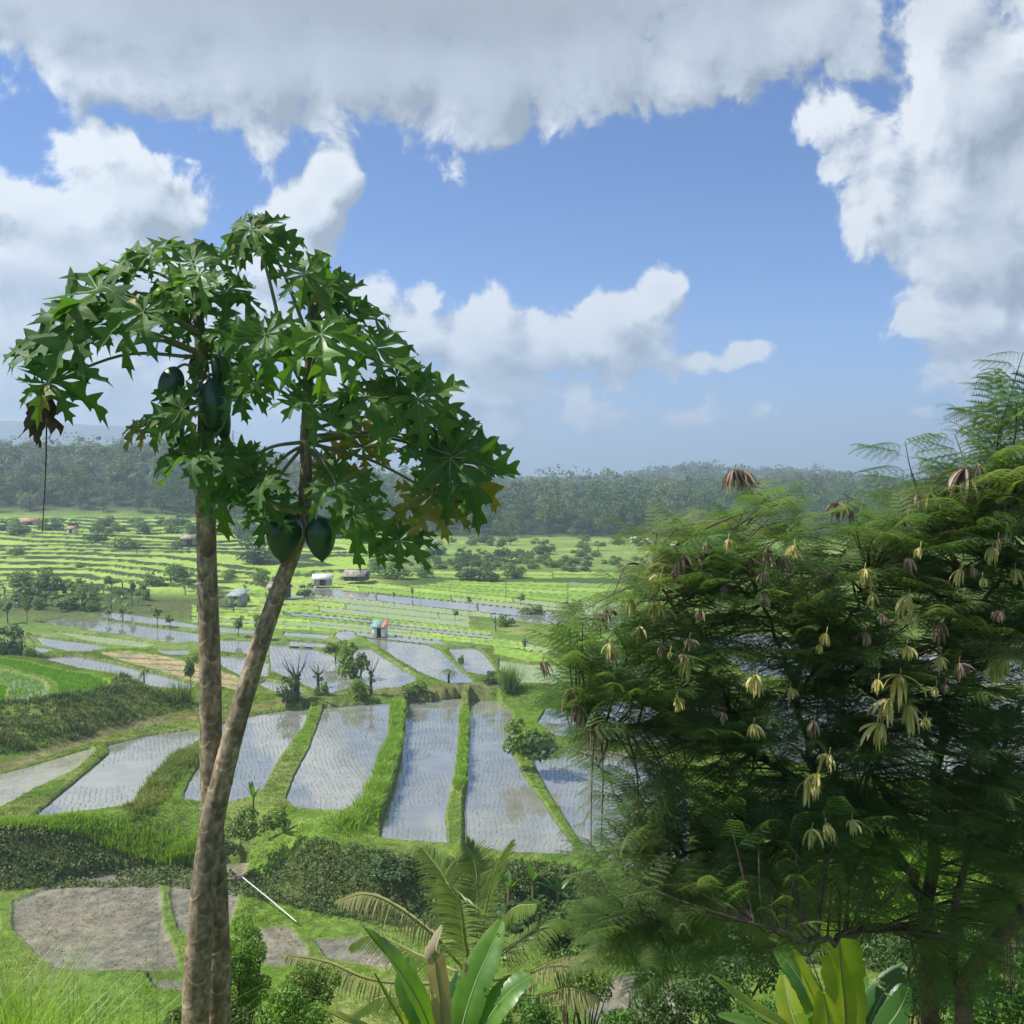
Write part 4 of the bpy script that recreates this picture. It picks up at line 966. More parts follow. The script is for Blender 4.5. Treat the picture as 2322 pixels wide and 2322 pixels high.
# ------------------------------------------------------------------ field huts, houses, posts, pylons
def shed(x, y, w, dp, h, rz, wall, roof, lab, kind='gable', post=True, cat='hut', grp=None, eave=.35, roof2=None):
    p = G(x, y); o = thing('field_hut' if cat == 'hut' else 'house', (p[0], p[1], H(p[0], p[1]) - .05), lab, cat, grp, rz)
    g = Geo(); t_ = .06
    box(g, (0, dp / 2 - .03, h / 2), (w, t_, h)); box(g, (-w / 2 + .03, 0, h / 2), (t_, dp - .14, h)); box(g, (w / 2 - .03, 0, h / 2), (t_, dp - .14, h))
    box(g, (-w * .32, -dp / 2 + .03, h / 2), (w * .34, t_, h)); box(g, (w * .34, -dp / 2 + .03, h / 2), (w * .30, t_, h)); box(g, (w * .02, -dp / 2 + .03, h * .92), (w * .33, t_ * .8, h * .15))
    g.build('wall', wall, o)
    g = Geo(); box(g, (w * .02, -dp / 2 + .12, h * .42), (w * .33, .04, h * .84)); g.build('opening_shade', M['dark'], o)  # dark panel painted as the shade inside the open doorway
    if kind == 'gable':
        rh = dp * .30; L = w + eave * 2
        for sg in (-1, 1):
            g = Geo(); a = math.atan2(rh, dp / 2); ln = (dp / 2 + eave) / math.cos(a)
            yc = sg * (dp / 2 + eave) / 2; zc = h + rh - math.tan(a) * abs(yc) + .05
            box(g, (0, yc, zc), (L, ln, .07), 0, 0, -sg * a)
            for k in range(9): box(g, (-L / 2 + L * (k + .5) / 9, yc, zc + .05), (.05, ln, .05), 0, 0, -sg * a)
            g.build('roof', roof, o)
    else:
        a = math.atan2(h * .38, dp); ln = (dp + eave * 2) / math.cos(a); L = w + eave * 2
        parts = [(-L / 2, L / 2, roof)] if roof2 is None else [(-L / 2, L * .14, roof), (L * .145, L / 2, roof2)]
        for x0, x1, mt in parts:
            g = Geo(); box(g, ((x0 + x1) / 2, 0, h * 1.16), (x1 - x0, ln, .07), 0, 0, a)
            n = max(3, int((x1 - x0) / .35))
            for k in range(n): box(g, (x0 + (x1 - x0) * (k + .5) / n, 0, h * 1.16 + .05), (.05, ln, .04), 0, 0, a)
            g.build('roof', mt, o)
    if post:
        for sx in (-1, 1):
            g = Geo(); tube(g, [(sx * (w / 2 + eave * .8), -dp / 2 - eave * .7, -.3), (sx * (w / 2 + eave * .8), -dp / 2 - eave * .7, h * (.98 if kind == 'gable' else 1.0))], .05, 6); g.build('post', M['wood'], o)
    return o
shed(540, 1372, 2.3, 2.0, 1.9, -.35, M['wall_grey'], M['sheet_blue'], 'small grey hut with a bluish roof beside the straight papaya trunk', 'mono')
shed(634, 1354, 3.2, 2.6, 2.0, -.25, M['wood_dark'], M['sheet_brown'], 'weathered wooden hut half hidden behind the leaning papaya trunk')
shed(732, 1328, 3.4, 2.4, 1.5, .1, M['wall_grey'], M['wall_white'], 'low pale hut with a whitish roof above the long rows', 'gable')
shed(808, 1318, 4.4, 3.4, 1.1, -.2, M['wood_dark'], M['sheet_brown'], 'low hut with a wide striped rusty roof, rightmost of the row of huts')
shed(862, 1441, 1.75, 1.6, 1.5, -.12, M['wall_white'], M['sheet_green'], 'tiny white hut with half green half red roof at the flooded paddies', 'mono', False, eave=.22, roof2=M['sheet_red'])
shed(430, 1240, 4, 3, 1.8, .2, M['wood'], M['sheet_brown'], 'brown open hut at the top of the terraces beside the straight papaya trunk')
shed(68, 1190, 4.6, 3.4, 1.2, .3, M['wall_grey'], M['tile_orange'], 'house with an orange tiled roof at the foot of the left wood', 'gable', False, 'house')
shed(165, 1212, 2.2, 2, 1.6, -.2, M['wall_white'], M['tile_orange'], 'small white shrine house above the left terraces', 'gable', False, 'house')
for k, (x, y, w) in enumerate([(1472,1236,4.2), (1505,1242,3), (1440,1231,3), (1530,1249,2.6)]):
    shed(x, y, w, 2.6, 1.3, .2 * k - .3, M['wall_white'], M['wall_white'] if k % 2 == 0 else M['sheet_grey'], ['widest white house of the cluster at the foot of the wood behind the leucaena', 'smaller house with a grey roof right of the widest white house by the wood', 'leftmost house of the white cluster at the foot of the wood', 'rightmost small house of the white cluster at the foot of the wood'][k], 'gable', False, 'house')
def stake(x, y, h, lab, cross=False):
    p = G(x, y); o = thing('scarecrow' if cross else 'stake', (p[0], p[1], H(p[0], p[1])), lab, 'scarecrow' if cross else 'stake')
    g = Geo(); tube(g, [(0, 0, -.2), (.02, 0, h)], .04, 6); g.build('pole', M['wood'], o)
    if cross:
        g = Geo(); tube(g, [(-.4, 0, h * .78), (0, 0, h * .82), (.4, 0, h * .76)], [.05, .09, .05], 6); tube(g, [(0, 0, h * .35), (0, 0, h * .85)], [.17, .12], 8); g.build('ragged_coat', M['wood_dark'], o)
        g = Geo(); tube(g, [(0, 0, h * .88), (0, 0, h * .96), (0, 0, h * 1.05), (0, 0, h * 1.1)], [.05, .11, .10, .02], 8); g.build('head', M['wood_dark'], o)
for a in [(1190,1474,1.5,'dark scarecrow standing in the narrow flooded strip on the right',True),(738,1332,1.3,'dark scarecrow in front of the low pale hut',True),(935,1352,1.5,'scarecrow leaning by the long flooded strip',True),(893,1357,1.2,'scarecrow at the left end of the long flooded strip',True),
          (953,1364,1.9,'thin stake on the pale row beside the scarecrows',False),(1262,1382,1.4,'thin stake in the long flooded strip near its right end',False),(838,1577,.7,'short pale stake on the path below the pollarded tree',False)]: stake(*a)
# white pennant
p = G(975, 1262); o = thing('pennant', (p[0], p[1], H(p[0], p[1])), 'white pennant on a pole beside a bush near the wood', 'flag')
g = Geo(); tube(g, [(0, 0, 0), (0, 0, 6)], .06, 5); g.build('pole', M['wood'], o)
g = Geo(); g.add([(0, 0, 6), (.9, 0, 4.6), (1.5, .1, 1.6), (0, 0, 2.6)], [[0, 1, 2, 3]]); g.build('cloth', M['cloth'], o)
# white sack hung at the paddy corner
p = Wz(1157, 1672, -22.6); g = Geo(); tube(g, [(0, 0, 0), (.02, 0, .25), (-.02, 0, .6), (.03, 0, .9), (0, 0, 1.05)], [.10, .20, .22, .16, .03], 10)
o = g.build('sack', M['cloth'], loc=None); o.location = p; tag(o, 'white sack hanging at the bushy corner of the right flooded paddy', 'sack')
# pale pole lying down the slope under the bank
a, b = Wz(551, 1990, -23.6), Wz(672, 2090, -24.5); g = Geo(); tube(g, [a, (a + b) / 2 + [0, 0, .03], b], .038, 8)
o = g.build('bamboo_pole', M['pole'], loc=a); o.location = a; tag(o, 'long pale pole leaning down the grassy slope right of the papaya trunks', 'pole')
def pylon(px, ytop, d, lab, W=5.0):
    p = Dp(px, ytop, d); z0 = float(base(p[0], d)) - 1; h = p[2] - z0; o = thing('pylon', (p[0], d, z0), lab, 'pylon')
    wd = lambda u: W * (1 - u) ** 1.2 + .7; lv_ = [0, .2, .36, .5, .62, .72, .81, .89, .95, 1]
    for sx in (-1, 1):
        for sy in (-1, 1):
            g = Geo(); tube(g, [(sx * wd(u) / 2, sy * wd(u) / 2, u * h) for u in lv_], .17, 4); g.build('leg', M['steel'], o)
    g = Geo()
    for u0, u1 in zip(lv_[:-1], lv_[1:]):
        for ax in (0, 1):
            for s_ in (-1, 1):
                for q in (-1, 1):
                    A = [q * wd(u0) / 2, s_ * wd(u0) / 2, u0 * h]; B_ = [-q * wd(u1) / 2, s_ * wd(u1) / 2, u1 * h]
                    if ax: A[0], A[1] = A[1], A[0]; B_[0], B_[1] = B_[1], B_[0]
                    tube(g, [A, B_], .10, 4, cap=False)
    g.build('lattice', M['steel'], o)
    for u, L in ((.76, 7.5), (.86, 6.5), (.95, 5.5)):
        g = Geo()
        for s_ in (-1, 1):
            tube(g, [(0, 0, u * h), (s_ * L, 0, u * h)], .13, 4); tube(g, [(0, 0, (u + .035) * h), (s_ * L, 0, u * h)], .11, 4); tube(g, [(s_ * L, 0, u * h), (s_ * L, 0, u * h - 1.6)], .12, 4)
        g.build('crossarm', M['steel'], o)
    return o
pylon(528, 975, 950, 'lattice pylon above the wood between the two papaya crowns', 8)
pylon(1866, 1083, 1240, 'small pale pylon on the hazy right hill', 6)

# ------------------------------------------------------------------ papaya trees
def papaya_leaf(parent, hub, root, ang, size, phi, kind, r):
    """hub: where the leaf stalk meets the blade; ang: screen-like heading of the middle lobe"""
    g = Geo(); blade_m = {'g': 0, 'y': 2, 'n': 3, 'd': 4}[kind]
    half = [(0,0),(.15,.050),(.26,.070),(.35,.145),(.50,.27),(.47,.15),(.50,.075),(.57,.12),(.74,.205),(.68,.10),(.71,.056),(.79,.085),(.90,.115),(.86,.048),(1.0,0)]
    mid = [0,.14,.22,.29,.36,.42,.48,.54,.60,.66,.71,.76,.81,.86,1.0]
    hc = curve(np.array([(a_, b_, c_) for (a_, b_), c_ in zip(half, mid)]), 36); hc[:, 1] = np.maximum(hc[:, 1], 0); hc[-1, 1] = 0
    half = [(float(a_), float(b_)) for a_, b_, _ in hc]; mid = [float(c_) for _, _, c_ in hc]
    LB = [(-152,.50),(-113,.68),(-76,.84),(-38,.95),(0,1.0),(38,.95),(76,.84),(113,.68),(152,.50)]
    droop = r.uniform(.22, .62); crump = r.uniform(.04, .10)
    def shape(x, y, lift=0):
        rr_ = math.hypot(x, y)
        z = .16 * rr_ - droop * rr_ ** 2.4 + crump * math.sin(7 * x + ph) * math.sin(6 * y + ph * 2) + lift
        return (x * (1 - .18 * rr_ ** 2), y * (1 - .18 * rr_ ** 2), z)
    ph = r.uniform(0, 6)
    for i, (th, L) in enumerate(LB):
        th = math.radians(th + r.uniform(-6, 6)); L = L * r.uniform(.88, 1.08); c, s = math.cos(th), math.sin(th)
        bend = r.uniform(-.12, .12); lz = (i % 2) * .012; dr = r.uniform(-.08, .26); vf = r.uniform(.25, .8)
        for sg in (-1, 1):
            V = []
            jj = np.interp(np.arange(len(half)), np.arange(0, len(half) + 4, 4), r.uniform(.80, 1.25, len(np.arange(0, len(half) + 4, 4)))); jit = [(float(q_), 0.0) for q_ in jj]
            for (t_, w), tm, (jw, jt) in zip(half, mid, jit):
                for (u, v) in ((tm, 0.0), (t_ + jt * (w > 0), sg * w * jw)):
                    v2 = v + bend * u * u; x = L * (u * s + v2 * c); y = L * (u * c - v2 * s)
                    V.append(shape(x, y, lz + vf * abs(v) * L * .8 - dr * u * u))
            n = len(half); F = [[2 * k, 2 * k + 1, 2 * k + 3, 2 * k + 2] if sg > 0 else [2 * k, 2 * k + 2, 2 * k + 3, 2 * k + 1] for k in range(n - 1)]
            mm = blade_m
            if kind == 'g' and r.uniform() < .025: mm = 3
            g.add(V, F, mm)
        # pale midrib and side veins, a hair above and below the blade
        for off in (.007, -.007):
            for u0, u1, v0, v1, w in [(0, .92, 0, 0, .011), (.30, .44, 0, .20, .005), (.30, .44, 0, -.20, .005), (.54, .66, 0, .15, .004), (.54, .66, 0, -.15, .004)]:
                V = []
                for q in np.linspace(0, 1, 7 if w > .01 else 3):
                    u = u0 + (u1 - u0) * q; v = v0 + (v1 - v0) * q
                    for sgn in (-1, 1):
                        ww = w * (1.15 - q); v2 = v + sgn * ww * .5 + bend * u * u; x = L * (u * s + v2 * c); y = L * (u * c - v2 * s)
                        V.append(shape(x, y, lz + vf * abs(v) * L * .8 - dr * u * u + off))
                m_ = len(V) // 2; g.add(V, [[2 * k, 2 * k + 1, 2 * k + 3, 2 * k + 2] for k in range(m_ - 1)], 1)
    a = math.radians(ang); out = np.array([math.cos(a), r.uniform(-.35, .35), math.sin(a)])
    f_ = math.radians(phi); n_ = np.array([.25 * math.cos(a) * 1.0, -math.sin(f_), math.cos(f_)]) + r.normal(0, .10, 3)
    n_ = n_ / np.linalg.norm(n_); d = out - n_ * (out @ n_); d = d / np.linalg.norm(d); s_ = np.cross(d, n_)
    Rm = np.stack([s_, d, n_], -1)
    for i in range(len(g.V)): g.V[i] = g.V[i] @ (Rm * size).T
    lf = g.build('leaf', [M['papaya_leaf'], M['vein'], M['papaya_young'], M['papaya_yellow'], M['dead_leaf']], parent, True); lf.location = hub - ORG
    if root is not None:
        mid_ = (hub + root) / 2 + np.array([0, 0, .10 * np.linalg.norm(hub - root) * (1 if hub[2] > root[2] - .3 else .6)])
        q = curve([root - hub, mid_ - hub, [0, 0, 0]], 14); g = Geo(); tube(g, q, np.linspace(.0135, .0075, 14), 7); g.build('petiole', M['petiole'], lf, True)
    return lf
def papaya_trunk(path, parent, seed):
    r = np.random.default_rng(seed)
    P3 = np.array([Dp(x, y, d) for x, y, d, w in path]); rad = np.array([w / 2 / FPX * d for x, y, d, w in path])
    nz = 900; c = curve(P3, nz); rd = np.interp(np.linspace(0, 1, nz), np.linspace(0, 1, len(rad)), rad)
    L = np.concatenate([[0], np.cumsum(np.linalg.norm(np.diff(c, axis=0), axis=1))]); na = 72
    th = np.arange(na) * 2 * PI / na; TH, LL_ = np.meshgrid(th, L); sc = np.zeros_like(TH); tint = np.zeros_like(TH)
    nsc = int(L[-1] / .052)
    for k in range(nsc):                                     # leaf scars wind up the stem
        t0 = (k * 2.399) % (2 * PI); l0 = k * .052 + r.uniform(-.01, .01)
        m = np.abs(LL_[:, 0] - l0) < .10
        dt = (TH[m] - t0 + PI) % (2 * PI) - PI; y = LL_[m] - l0
        wv = r.uniform(.75, 1.05); arc = .052 * (1 - (dt / wv) ** 2) - .026; edge = np.exp(-((y + arc) / .0065) ** 2) * (np.abs(dt) < wv)
        sc[m] += edge * .75; inside = (y + arc > 0) & (y < .03) & (np.abs(dt) < wv); tint[m] += edge * .8 - inside * .28; sc[m] -= inside * .2
    nn = fbm(TH * 3 / 1.0, LL_ * 16, 4, seed) 
    RR = rd[:, None] * (1 + .035 * nn) + .0035 * np.clip(sc, -1, 1.5)
    t_ = nrm(np.gradient(c, axis=0)); u = nrm(np.cross(t_, [0, 1.0, 0.0])); v = np.cross(t_, u)
    V = c[:, None] + RR[..., None] * (np.cos(TH)[..., None] * u[:, None] + np.sin(TH)[..., None] * v[:, None])
    i = np.arange(nz - 1)[:, None] * na; j = np.arange(na)[None]; j2 = (j + 1) % na
    F = np.stack([i + j, i + j2, i + na + j2, i + na + j], -1).reshape(-1, 4)
    b0 = np.array([.22, .165, .115]); b1 = np.array([.46, .39, .30]); b2 = np.array([.095, .078, .055]); b3 = np.array([.10, .105, .06])
    tt = np.clip(.30 + tint * 1.0 + .9 * nn, 0, 1)[..., None]; cl = b2 * (1 - tt) + b1 * tt; cl = cl * .6 + b0 * .4
    up = ss(LL_ / L[-1], .78, .95)[..., None]; cl = cl * (1 - up) + b3 * up
    V = V.reshape(-1, 3) - ORG
    return mk('trunk', V, F, M['papaya_bark'], parent, True, col=cl.reshape(-1, 3))
m, t = newmat('papaya_bark'); at = N(t, 'ShaderNodeAttribute'); at.attribute_name = 'tint'; na = noise(t, 28, 6); nb_ = noise(t, 3, 5)
cA = mixc(t, 1.0, at.outputs['Color'], mixc(t, sstep(t, na, .3, .7), (.75,.75,.75), (1.25,1.25,1.25)), 'MULTIPLY'); cA = mixc(t, 1.0, cA, mixc(t, sstep(t, nb_, .35, .65), (.7,.74,.72), (1.25,1.18,1.1)), 'MULTIPLY')
outm(t, bsdf(t, cA, .75, na, .6, .006, .25).outputs[0]); M['papaya_bark'] = m
def fruit(parent, px, py, d, w, h, tilt, attach=None):
    p = Dp(px, py, d); k = d / FPX; W = w * k / 2; Hh = h * k
    q = np.linspace(0, 1, 26); prof_ = np.sin(PI * np.clip(q, 0, 1) ** .80) ** .62; prof_ = prof_ * (1 - .10 * (q - .4)); prof_[0] = .12; prof_[-1] = .04; prof_[-2] *= .62; prof_[-3] *= .82
    a = np.arange(32) * 2 * PI / 32; rid = 1 + .028 * np.cos(5 * a)
    V = np.stack([W * prof_[:, None] * rid * np.cos(a), W * prof_[:, None] * rid * np.sin(a), np.repeat((.5 - q)[:, None] * Hh, 32, 1)], -1)
    tl = math.radians(tilt); Ry = np.array([[math.cos(tl), 0, math.sin(tl)], [0, 1, 0], [-math.sin(tl), 0, math.cos(tl)]]); V = V.reshape(-1, 3) @ Ry.T
    i = np.arange(25)[:, None] * 32; j = np.arange(32)[None]; j2 = (j + 1) % 32
    g = Geo(); g.add(V, np.stack([i + j, i + 32 + j, i + 32 + j2, i + j2], -1).reshape(-1, 4))
    o = g.build('fruit', M['fruit'], parent, True); o.location = p - ORG
    top = Ry @ np.array([0, 0, Hh * .5]); att = (Dp(*attach, d + .05) - p) if attach else top + np.array([0, 0, .06])
    g = Geo(); tube(g, curve([top - [0, 0, .015], (top + att) / 2 + [0, 0, .02], att], 8), .009, 7); g.build('stalk', M['petiole'], o, True)
TRA = [(488,2700,6.45,80),(494,2322,6.45,58),(493,2150,6.46,55),(487,2000,6.48,56),(480,1850,6.5,52),(479,1700,6.5,50),(476,1500,6.5,48),(470,1300,6.5,44),(466,1150,6.5,44),(464,1050,6.5,38),(466,950,6.5,34),(460,850,6.5,30),(452,740,6.5,24),(446,650,6.5,14)]
TRB = [(424,2700,6.2,76),(442,2322,6.22,62),(453,2120,6.24,58),(476,1900,6.28,54),(520,1700,6.3,47),(578,1500,6.32,42),(628,1350,6.35,38),(664,1255,6.36,34),(686,1180,6.36,34),(694,1080,6.36,28),(693,1000,6.36,26),(698,900,6.36,23),(704,760,6.36,18),(706,640,6.36,10)]
LA = [ # hub x, y, depth offset, heading, size px, face tilt, kind, root x,y
 (222,655,.05,178,185,38,'g',455,770),(185,752,-.10,190,188,36,'g',458,800),(120,770,.15,200,120,48,'g',458,805),(265,700,.2,215,115,46,'g',455,760),(300,610,.30,160,120,30,'g',450,690),(345,578,.15,118,125,36,'g',450,680),
 (438,590,-.10,70,130,42,'g',448,660),(455,630,-.25,250,120,42,'y',448,660),(395,655,.20,205,130,30,'g',450,700),(510,660,.10,325,125,36,'g',452,700),
 (325,706,-.25,262,150,62,'g',455,760),(112,868,0,40,125,50,'g',462,812),(430,735,.20,120,125,48,'g',455,775),(530,752,.05,345,140,30,'g',456,790),
 (415,930,-.28,200,125,58,'g',462,860),(335,965,-.22,184,80,40,'n',462,880),(455,1028,-.30,188,150,36,'g',464,965),(492,1036,-.26,345,140,40,'g',466,965),
 (520,870,.25,330,110,55,'g',464,850),(500,800,.1,320,115,50,'g',458,800),(400,690,.15,200,110,45,'g',452,740)]
LBv = [
 (572,522,.05,215,118,56,'g',640,760),(588,528,.12,330,120,60,'g',700,770),(690,632,.0,25,140,50,'g',706,740),(722,665,.25,330,125,55,'g',706,760),
 (602,757,-.25,268,150,64,'g',700,900),(728,763,-.30,305,160,52,'y',706,850),(775,712,.20,20,125,46,'g',706,790),(852,790,0,335,148,44,'g',703,860),
 (565,868,0,205,118,52,'g',698,930),(700,918,-.25,352,168,30,'g',696,985),(832,898,-.10,335,160,38,'g',697,965),(948,905,.0,305,150,52,'g',697,960),(985,972,.05,300,128,60,'g',697,975),
 (1022,1032,-.05,296,180,64,'g',696,998),(1045,1050,.08,320,140,62,'n',696,1003),(985,1120,.0,255,130,60,'n',697,1004),(822,1012,.30,70,128,64,'n',696,990),(762,1050,.30,200,88,50,'n',696,1000),
 (532,1062,-.10,262,155,62,'g',690,1002),(602,1088,-.20,205,128,42,'g',690,1008),(600,1140,-.25,300,110,48,'g',690,1010),(762,1098,-.20,330,140,42,'g',697,1006),(800,1168,-.10,290,125,56,'g',697,1010),(905,1225,-.05,305,110,50,'g',697,1020),
 (900,860,.15,320,120,50,'g',700,930)]
def papaya(lab, TR, LV_, seed, fr):
    global ORG
    b = Dp(*TR[0][:3]); ORG = b.copy()
    r = np.random.default_rng(seed); o = thing('papaya_tree', b, lab, 'papaya tree')
    # carry the stem on down to the slope
    zg = float(base(b[0], b[1])) - .3
    tr = list(TR)
    papaya_trunk(tr, o, seed)
    if b[2] > zg:
        g = Geo(); tube(g, np.array([[0, 0, .02], [0, 0, zg - b[2]]]), [TR[0][3] / 2 / FPX * TR[0][2], .2], 24); g.build('trunk_base', M['bark'], o, True)
    d0 = TR[-1][2]
    for (x, y, dz, an, sz, ph, kd, rx, ry) in LV_:
        an += r.uniform(-8, 8); k = d0 + dz
        papaya_leaf(o, Dp(x, y, k), Dp(rx, ry, d0 + .02 * np.sign(dz)), an, sz * (1.15 if x > 250 else 1.34) / FPX * k, ph, kd, r)
    for f in fr: fruit(o, *f)
    return o
PA = papaya('straight papaya tree on the left with a cluster of narrow green fruit', TRA, LA, 5, [(386,882,6.38,56,104,14,(440,835)),(402,940,6.42,48,78,20,(445,900)),(483,925,6.36,60,138,-6,(470,850)),(502,950,6.5,42,118,-10,(475,880)),(396,988,6.48,42,64,10,(445,940)),(492,840,6.46,24,66,-4,(470,810)),(440,838,6.55,26,60,4,(460,805))])
# the withered half of one leaf, hanging from the same stalk
hub = Dp(105, 880, 6.5); g = Geo(); r = np.random.default_rng(4)
for k in range(9):
    ax = r.uniform(-.16, .05); q = np.linspace(0, 1, 12); L = r.uniform(.22, .40)
    pts = np.stack([ax * q * 1.2 + .02 * np.sin(q * 9 + k), r.uniform(-.08, .08) * q, -L * q ** 1.1], -1); w = .034 * np.sin(PI * np.clip(q * .85 + .12, 0, 1)) * (1 + .7 * np.sin(q * 17 + k * 2))
    V = np.concatenate([pts + np.array([1, 0, 0]) * w[:, None], pts - np.array([.7, .6, 0]) * w[:, None]]); i = np.arange(11); g.add(V, np.stack([i, i + 1, i + 13, i + 12], -1))
lf = g.build('withered_leaf', M['dead_leaf'], PA); lf.location = hub - Dp(*TRA[0][:3])
g = Geo(); tube(g, curve([[0, 0, -.20], [-.012, 0, -.55], [-.04, 0, -.95]], 8), [.006, .005, .003], 5); g.build('dry_stalk', M['dead_leaf'], lf)
PB = papaya('leaning papaya tree with two big round green fruit below its crown', TRB, LBv, 8, [(644,1218,6.26,82,118,6,(685,1150)),(727,1222,6.24,68,106,-4,(695,1150))])

# ------------------------------------------------------------------ the leucaena on the right
FT = []; 
def pinnate():
    """one twice-divided leaf, length 1 along +Y; leaflets as slim triangles"""
    V = []; F = []
    for k in range(6):
        t0 = .22 + .78 * k / 5
        for sg in (-1, 1):
            a = math.radians(62 - 5 * k); Lp = .44 - .02 * k; dx, dy = math.sin(a) * sg, math.cos(a)
            n = 10
            for j in range(n):
                u = (j + .6) / n; cx, cy = dx * Lp * u, t0 + dy * Lp * u; cz = -.10 * t0 ** 2 - .22 * u * u
                for s2 in (-1, 1):
                    lx, ly = (dy * s2 * .8 + dx * .6), (-dx * s2 * .8 + dy * .6); l = .095 * (1 - .3 * abs(u - .5)); wv = .016
                    b = len(V); V += [(cx - dx * wv, cy - dy * wv, cz), (cx + dx * wv, cy + dy * wv, cz), (cx + lx * l, cy + ly * l, cz - .012)]; F.append((b, b + 1, b + 2))
    b = len(V); V += [(-.008, 0, 0), (.008, 0, 0), (.006, .5, -.03), (-.006, .5, -.03), (.003, 1, -.11), (-.003, 1, -.11)]; F += [(b, b + 1, b + 2), (b, b + 2, b + 3), (b + 3, b + 2, b + 4), (b + 3, b + 4, b + 5)]
    return np.array(V), np.array(F)
PV, PF = pinnate()
BL = [(1520,1270,90),(1440,1370,95),(1600,1270,110),(1720,1220,105),(1850,1250,120),(2000,1230,110),(2130,1240,110),(2260,1200,130),(1560,1400,130),(1700,1370,140),(1850,1420,150),(2000,1400,150),(2160,1380,140),(2290,1380,120),
 (1400,1490,80),(1500,1560,130),(1650,1550,150),(1800,1600,150),(1950,1580,150),(2080,1580,95),(2270,1580,90),(1360,1600,70),(1330,1680,60),(1450,1720,105),(1600,1720,150),(1750,1770,160),(1900,1750,150),(2030,1780,105),(1480,1860,105),
 (1430,1950,95),(1550,1900,150),(1700,1930,160),(1850,1910,140),(1950,1900,100),(1440,2060,120),(1590,2080,130),(1700,2040,110),(1370,2110,75),(2260,1860,120),(2290,2030,100),(2200,1740,100),(1480,2170,85),(1330,1500,50),(1300,1580,45),(2230,1470,80),(1810,2080,70),(2010,2010,60),(2190,1620,90),(2190,1850,80),(2220,2130,90),(2130,2240,80),(2290,1740,90),(2290,1960,90),(1330,1410,45),(2070,1900,60)]
r = np.random.default_rng(12)
mainT = thing('leucaena_tree', Dp(2108, 2760, 5.8), 'big feathery leucaena tree hung with brown and yellow pods on the right', 'tree'); LO = Dp(2108, 2760, 5.8)
limbs = [([(2108,2900,5.8),(2110,2322,5.8),(2100,2180,5.8),(2098,2060,5.8)],.055,.048),([(2098,2060,5.8),(2122,1920,5.8),(2126,1750,5.8),(2140,1600,5.8),(2142,1450,5.85),(2160,1300,5.9),(2150,1180,5.9)],.04,.012),
 ([(2098,2060,5.8),(2053,1967,5.75),(1960,1860,5.7),(1850,1790,5.6),(1700,1700,5.5),(1520,1620,5.4),(1400,1560,5.4)],.035,.008),([(2053,1967,5.75),(1950,1930,5.6),(1800,1920,5.5),(1620,1930,5.4),(1480,1960,5.4)],.025,.006),
 ([(2140,1560,5.8),(2020,1500,5.7),(1900,1440,5.6),(1750,1380,5.6),(1620,1290,5.6)],.02,.006),([(2142,1500,5.85),(2200,1400,6),(2270,1300,6.1),(2300,1200,6.1)],.02,.006),([(2126,1700,5.8),(2050,1620,5.6),(1950,1560,5.4),(1820,1500,5.3)],.018,.005),
 ([(2126,1800,5.8),(2200,1720,5.9),(2290,1640,6)],.02,.007),([(1850,1790,5.6),(1820,1650,5.6),(1780,1500,5.6),(1700,1300,5.7),(1660,1200,5.7)],.018,.005),([(1700,1700,5.5),(1640,1580,5.5),(1560,1440,5.5),(1500,1320,5.5),(1480,1270,5.5)],.014,.004),
 ([(2098,2100,5.8),(1972,2112,5.2),(1900,2125,4.9),(1827,2130,4.7),(1711,2095,4.6)],.022,.009),([(2120,1900,5.8),(2010,1800,5.5),(1960,1700,5.4),(1930,1600,5.4)],.016,.005),([(1900,1440,5.6),(1960,1330,5.6),(2000,1230,5.7)],.012,.004),
 ([(1620,1930,5.4),(1520,2030,5.3),(1400,2110,5.3)],.012,.004),([(1520,1620,5.4),(1420,1650,5.3),(1310,1640,5.3)],.01,.004)]
for pts, r0_, r1_ in limbs:
    c = curve([Dp(*p) for p in pts], 22) + (np.vstack([np.zeros(3), r.normal(0, .012, (20, 3)), np.zeros(3)])); g = Geo(); tube(g, c - LO, np.linspace(r0_, r1_, 22), 9); g.build('branch' if r0_ < .05 else 'trunk', M['bark'], mainT, True)
zg = float(base(LO[0], LO[1])); 
tw = Geo(); roots_all = []
limbpts = np.vstack([curve([Dp(*p) for p in pts], 30) for pts, a_, b_ in limbs[1:]])
Lp_, Ld, Ln, Lsz = [], [], [], []
def twig(tip, L_, leafsz, nleaf, lift=.35):
    """a shoot ending at tip, starting at the nearest wood, with leaves in its outer part"""
    d2 = ((limbpts - tip) ** 2).sum(1); b = limbpts[np.argmin(d2 + r.uniform(0, .05, len(d2)))]
    v = tip - b; dist = np.linalg.norm(v); mid = (b + tip) / 2 + np.array([0, 0, .06 * dist]) + r.normal(0, .03, 3)
    c = curve([b, mid, tip], 9); tube(tw, c - LO, np.linspace(.006 + .003 * min(dist, 1), .0022, 9), 4, cap=False)
    dv = nrm(c[-1] - c[-3])
    for k in range(nleaf):
        u = 1 - .55 * min(1, .45 / max(dist, .1)) * k / max(1, nleaf - 1); p = c[0] + (c[-1] - c[0]) * u; i = int(u * 8); p = c[min(i, 8)] + (c[min(i + 1, 8)] - c[min(i, 8)]) * (u * 8 - i)
        a = r.uniform(0, 2 * PI); o_ = np.array([math.cos(a), math.sin(a), 0]); d = nrm(o_ + dv * .55 + np.array([0, 0, lift + r.uniform(-.35, .25)]))
        Lp_.append(p); Ld.append(d); Ln.append(np.array([0, 0, 1.0]) + r.normal(0, .25, 3)); Lsz.append(leafsz * r.uniform(.75, 1.2))
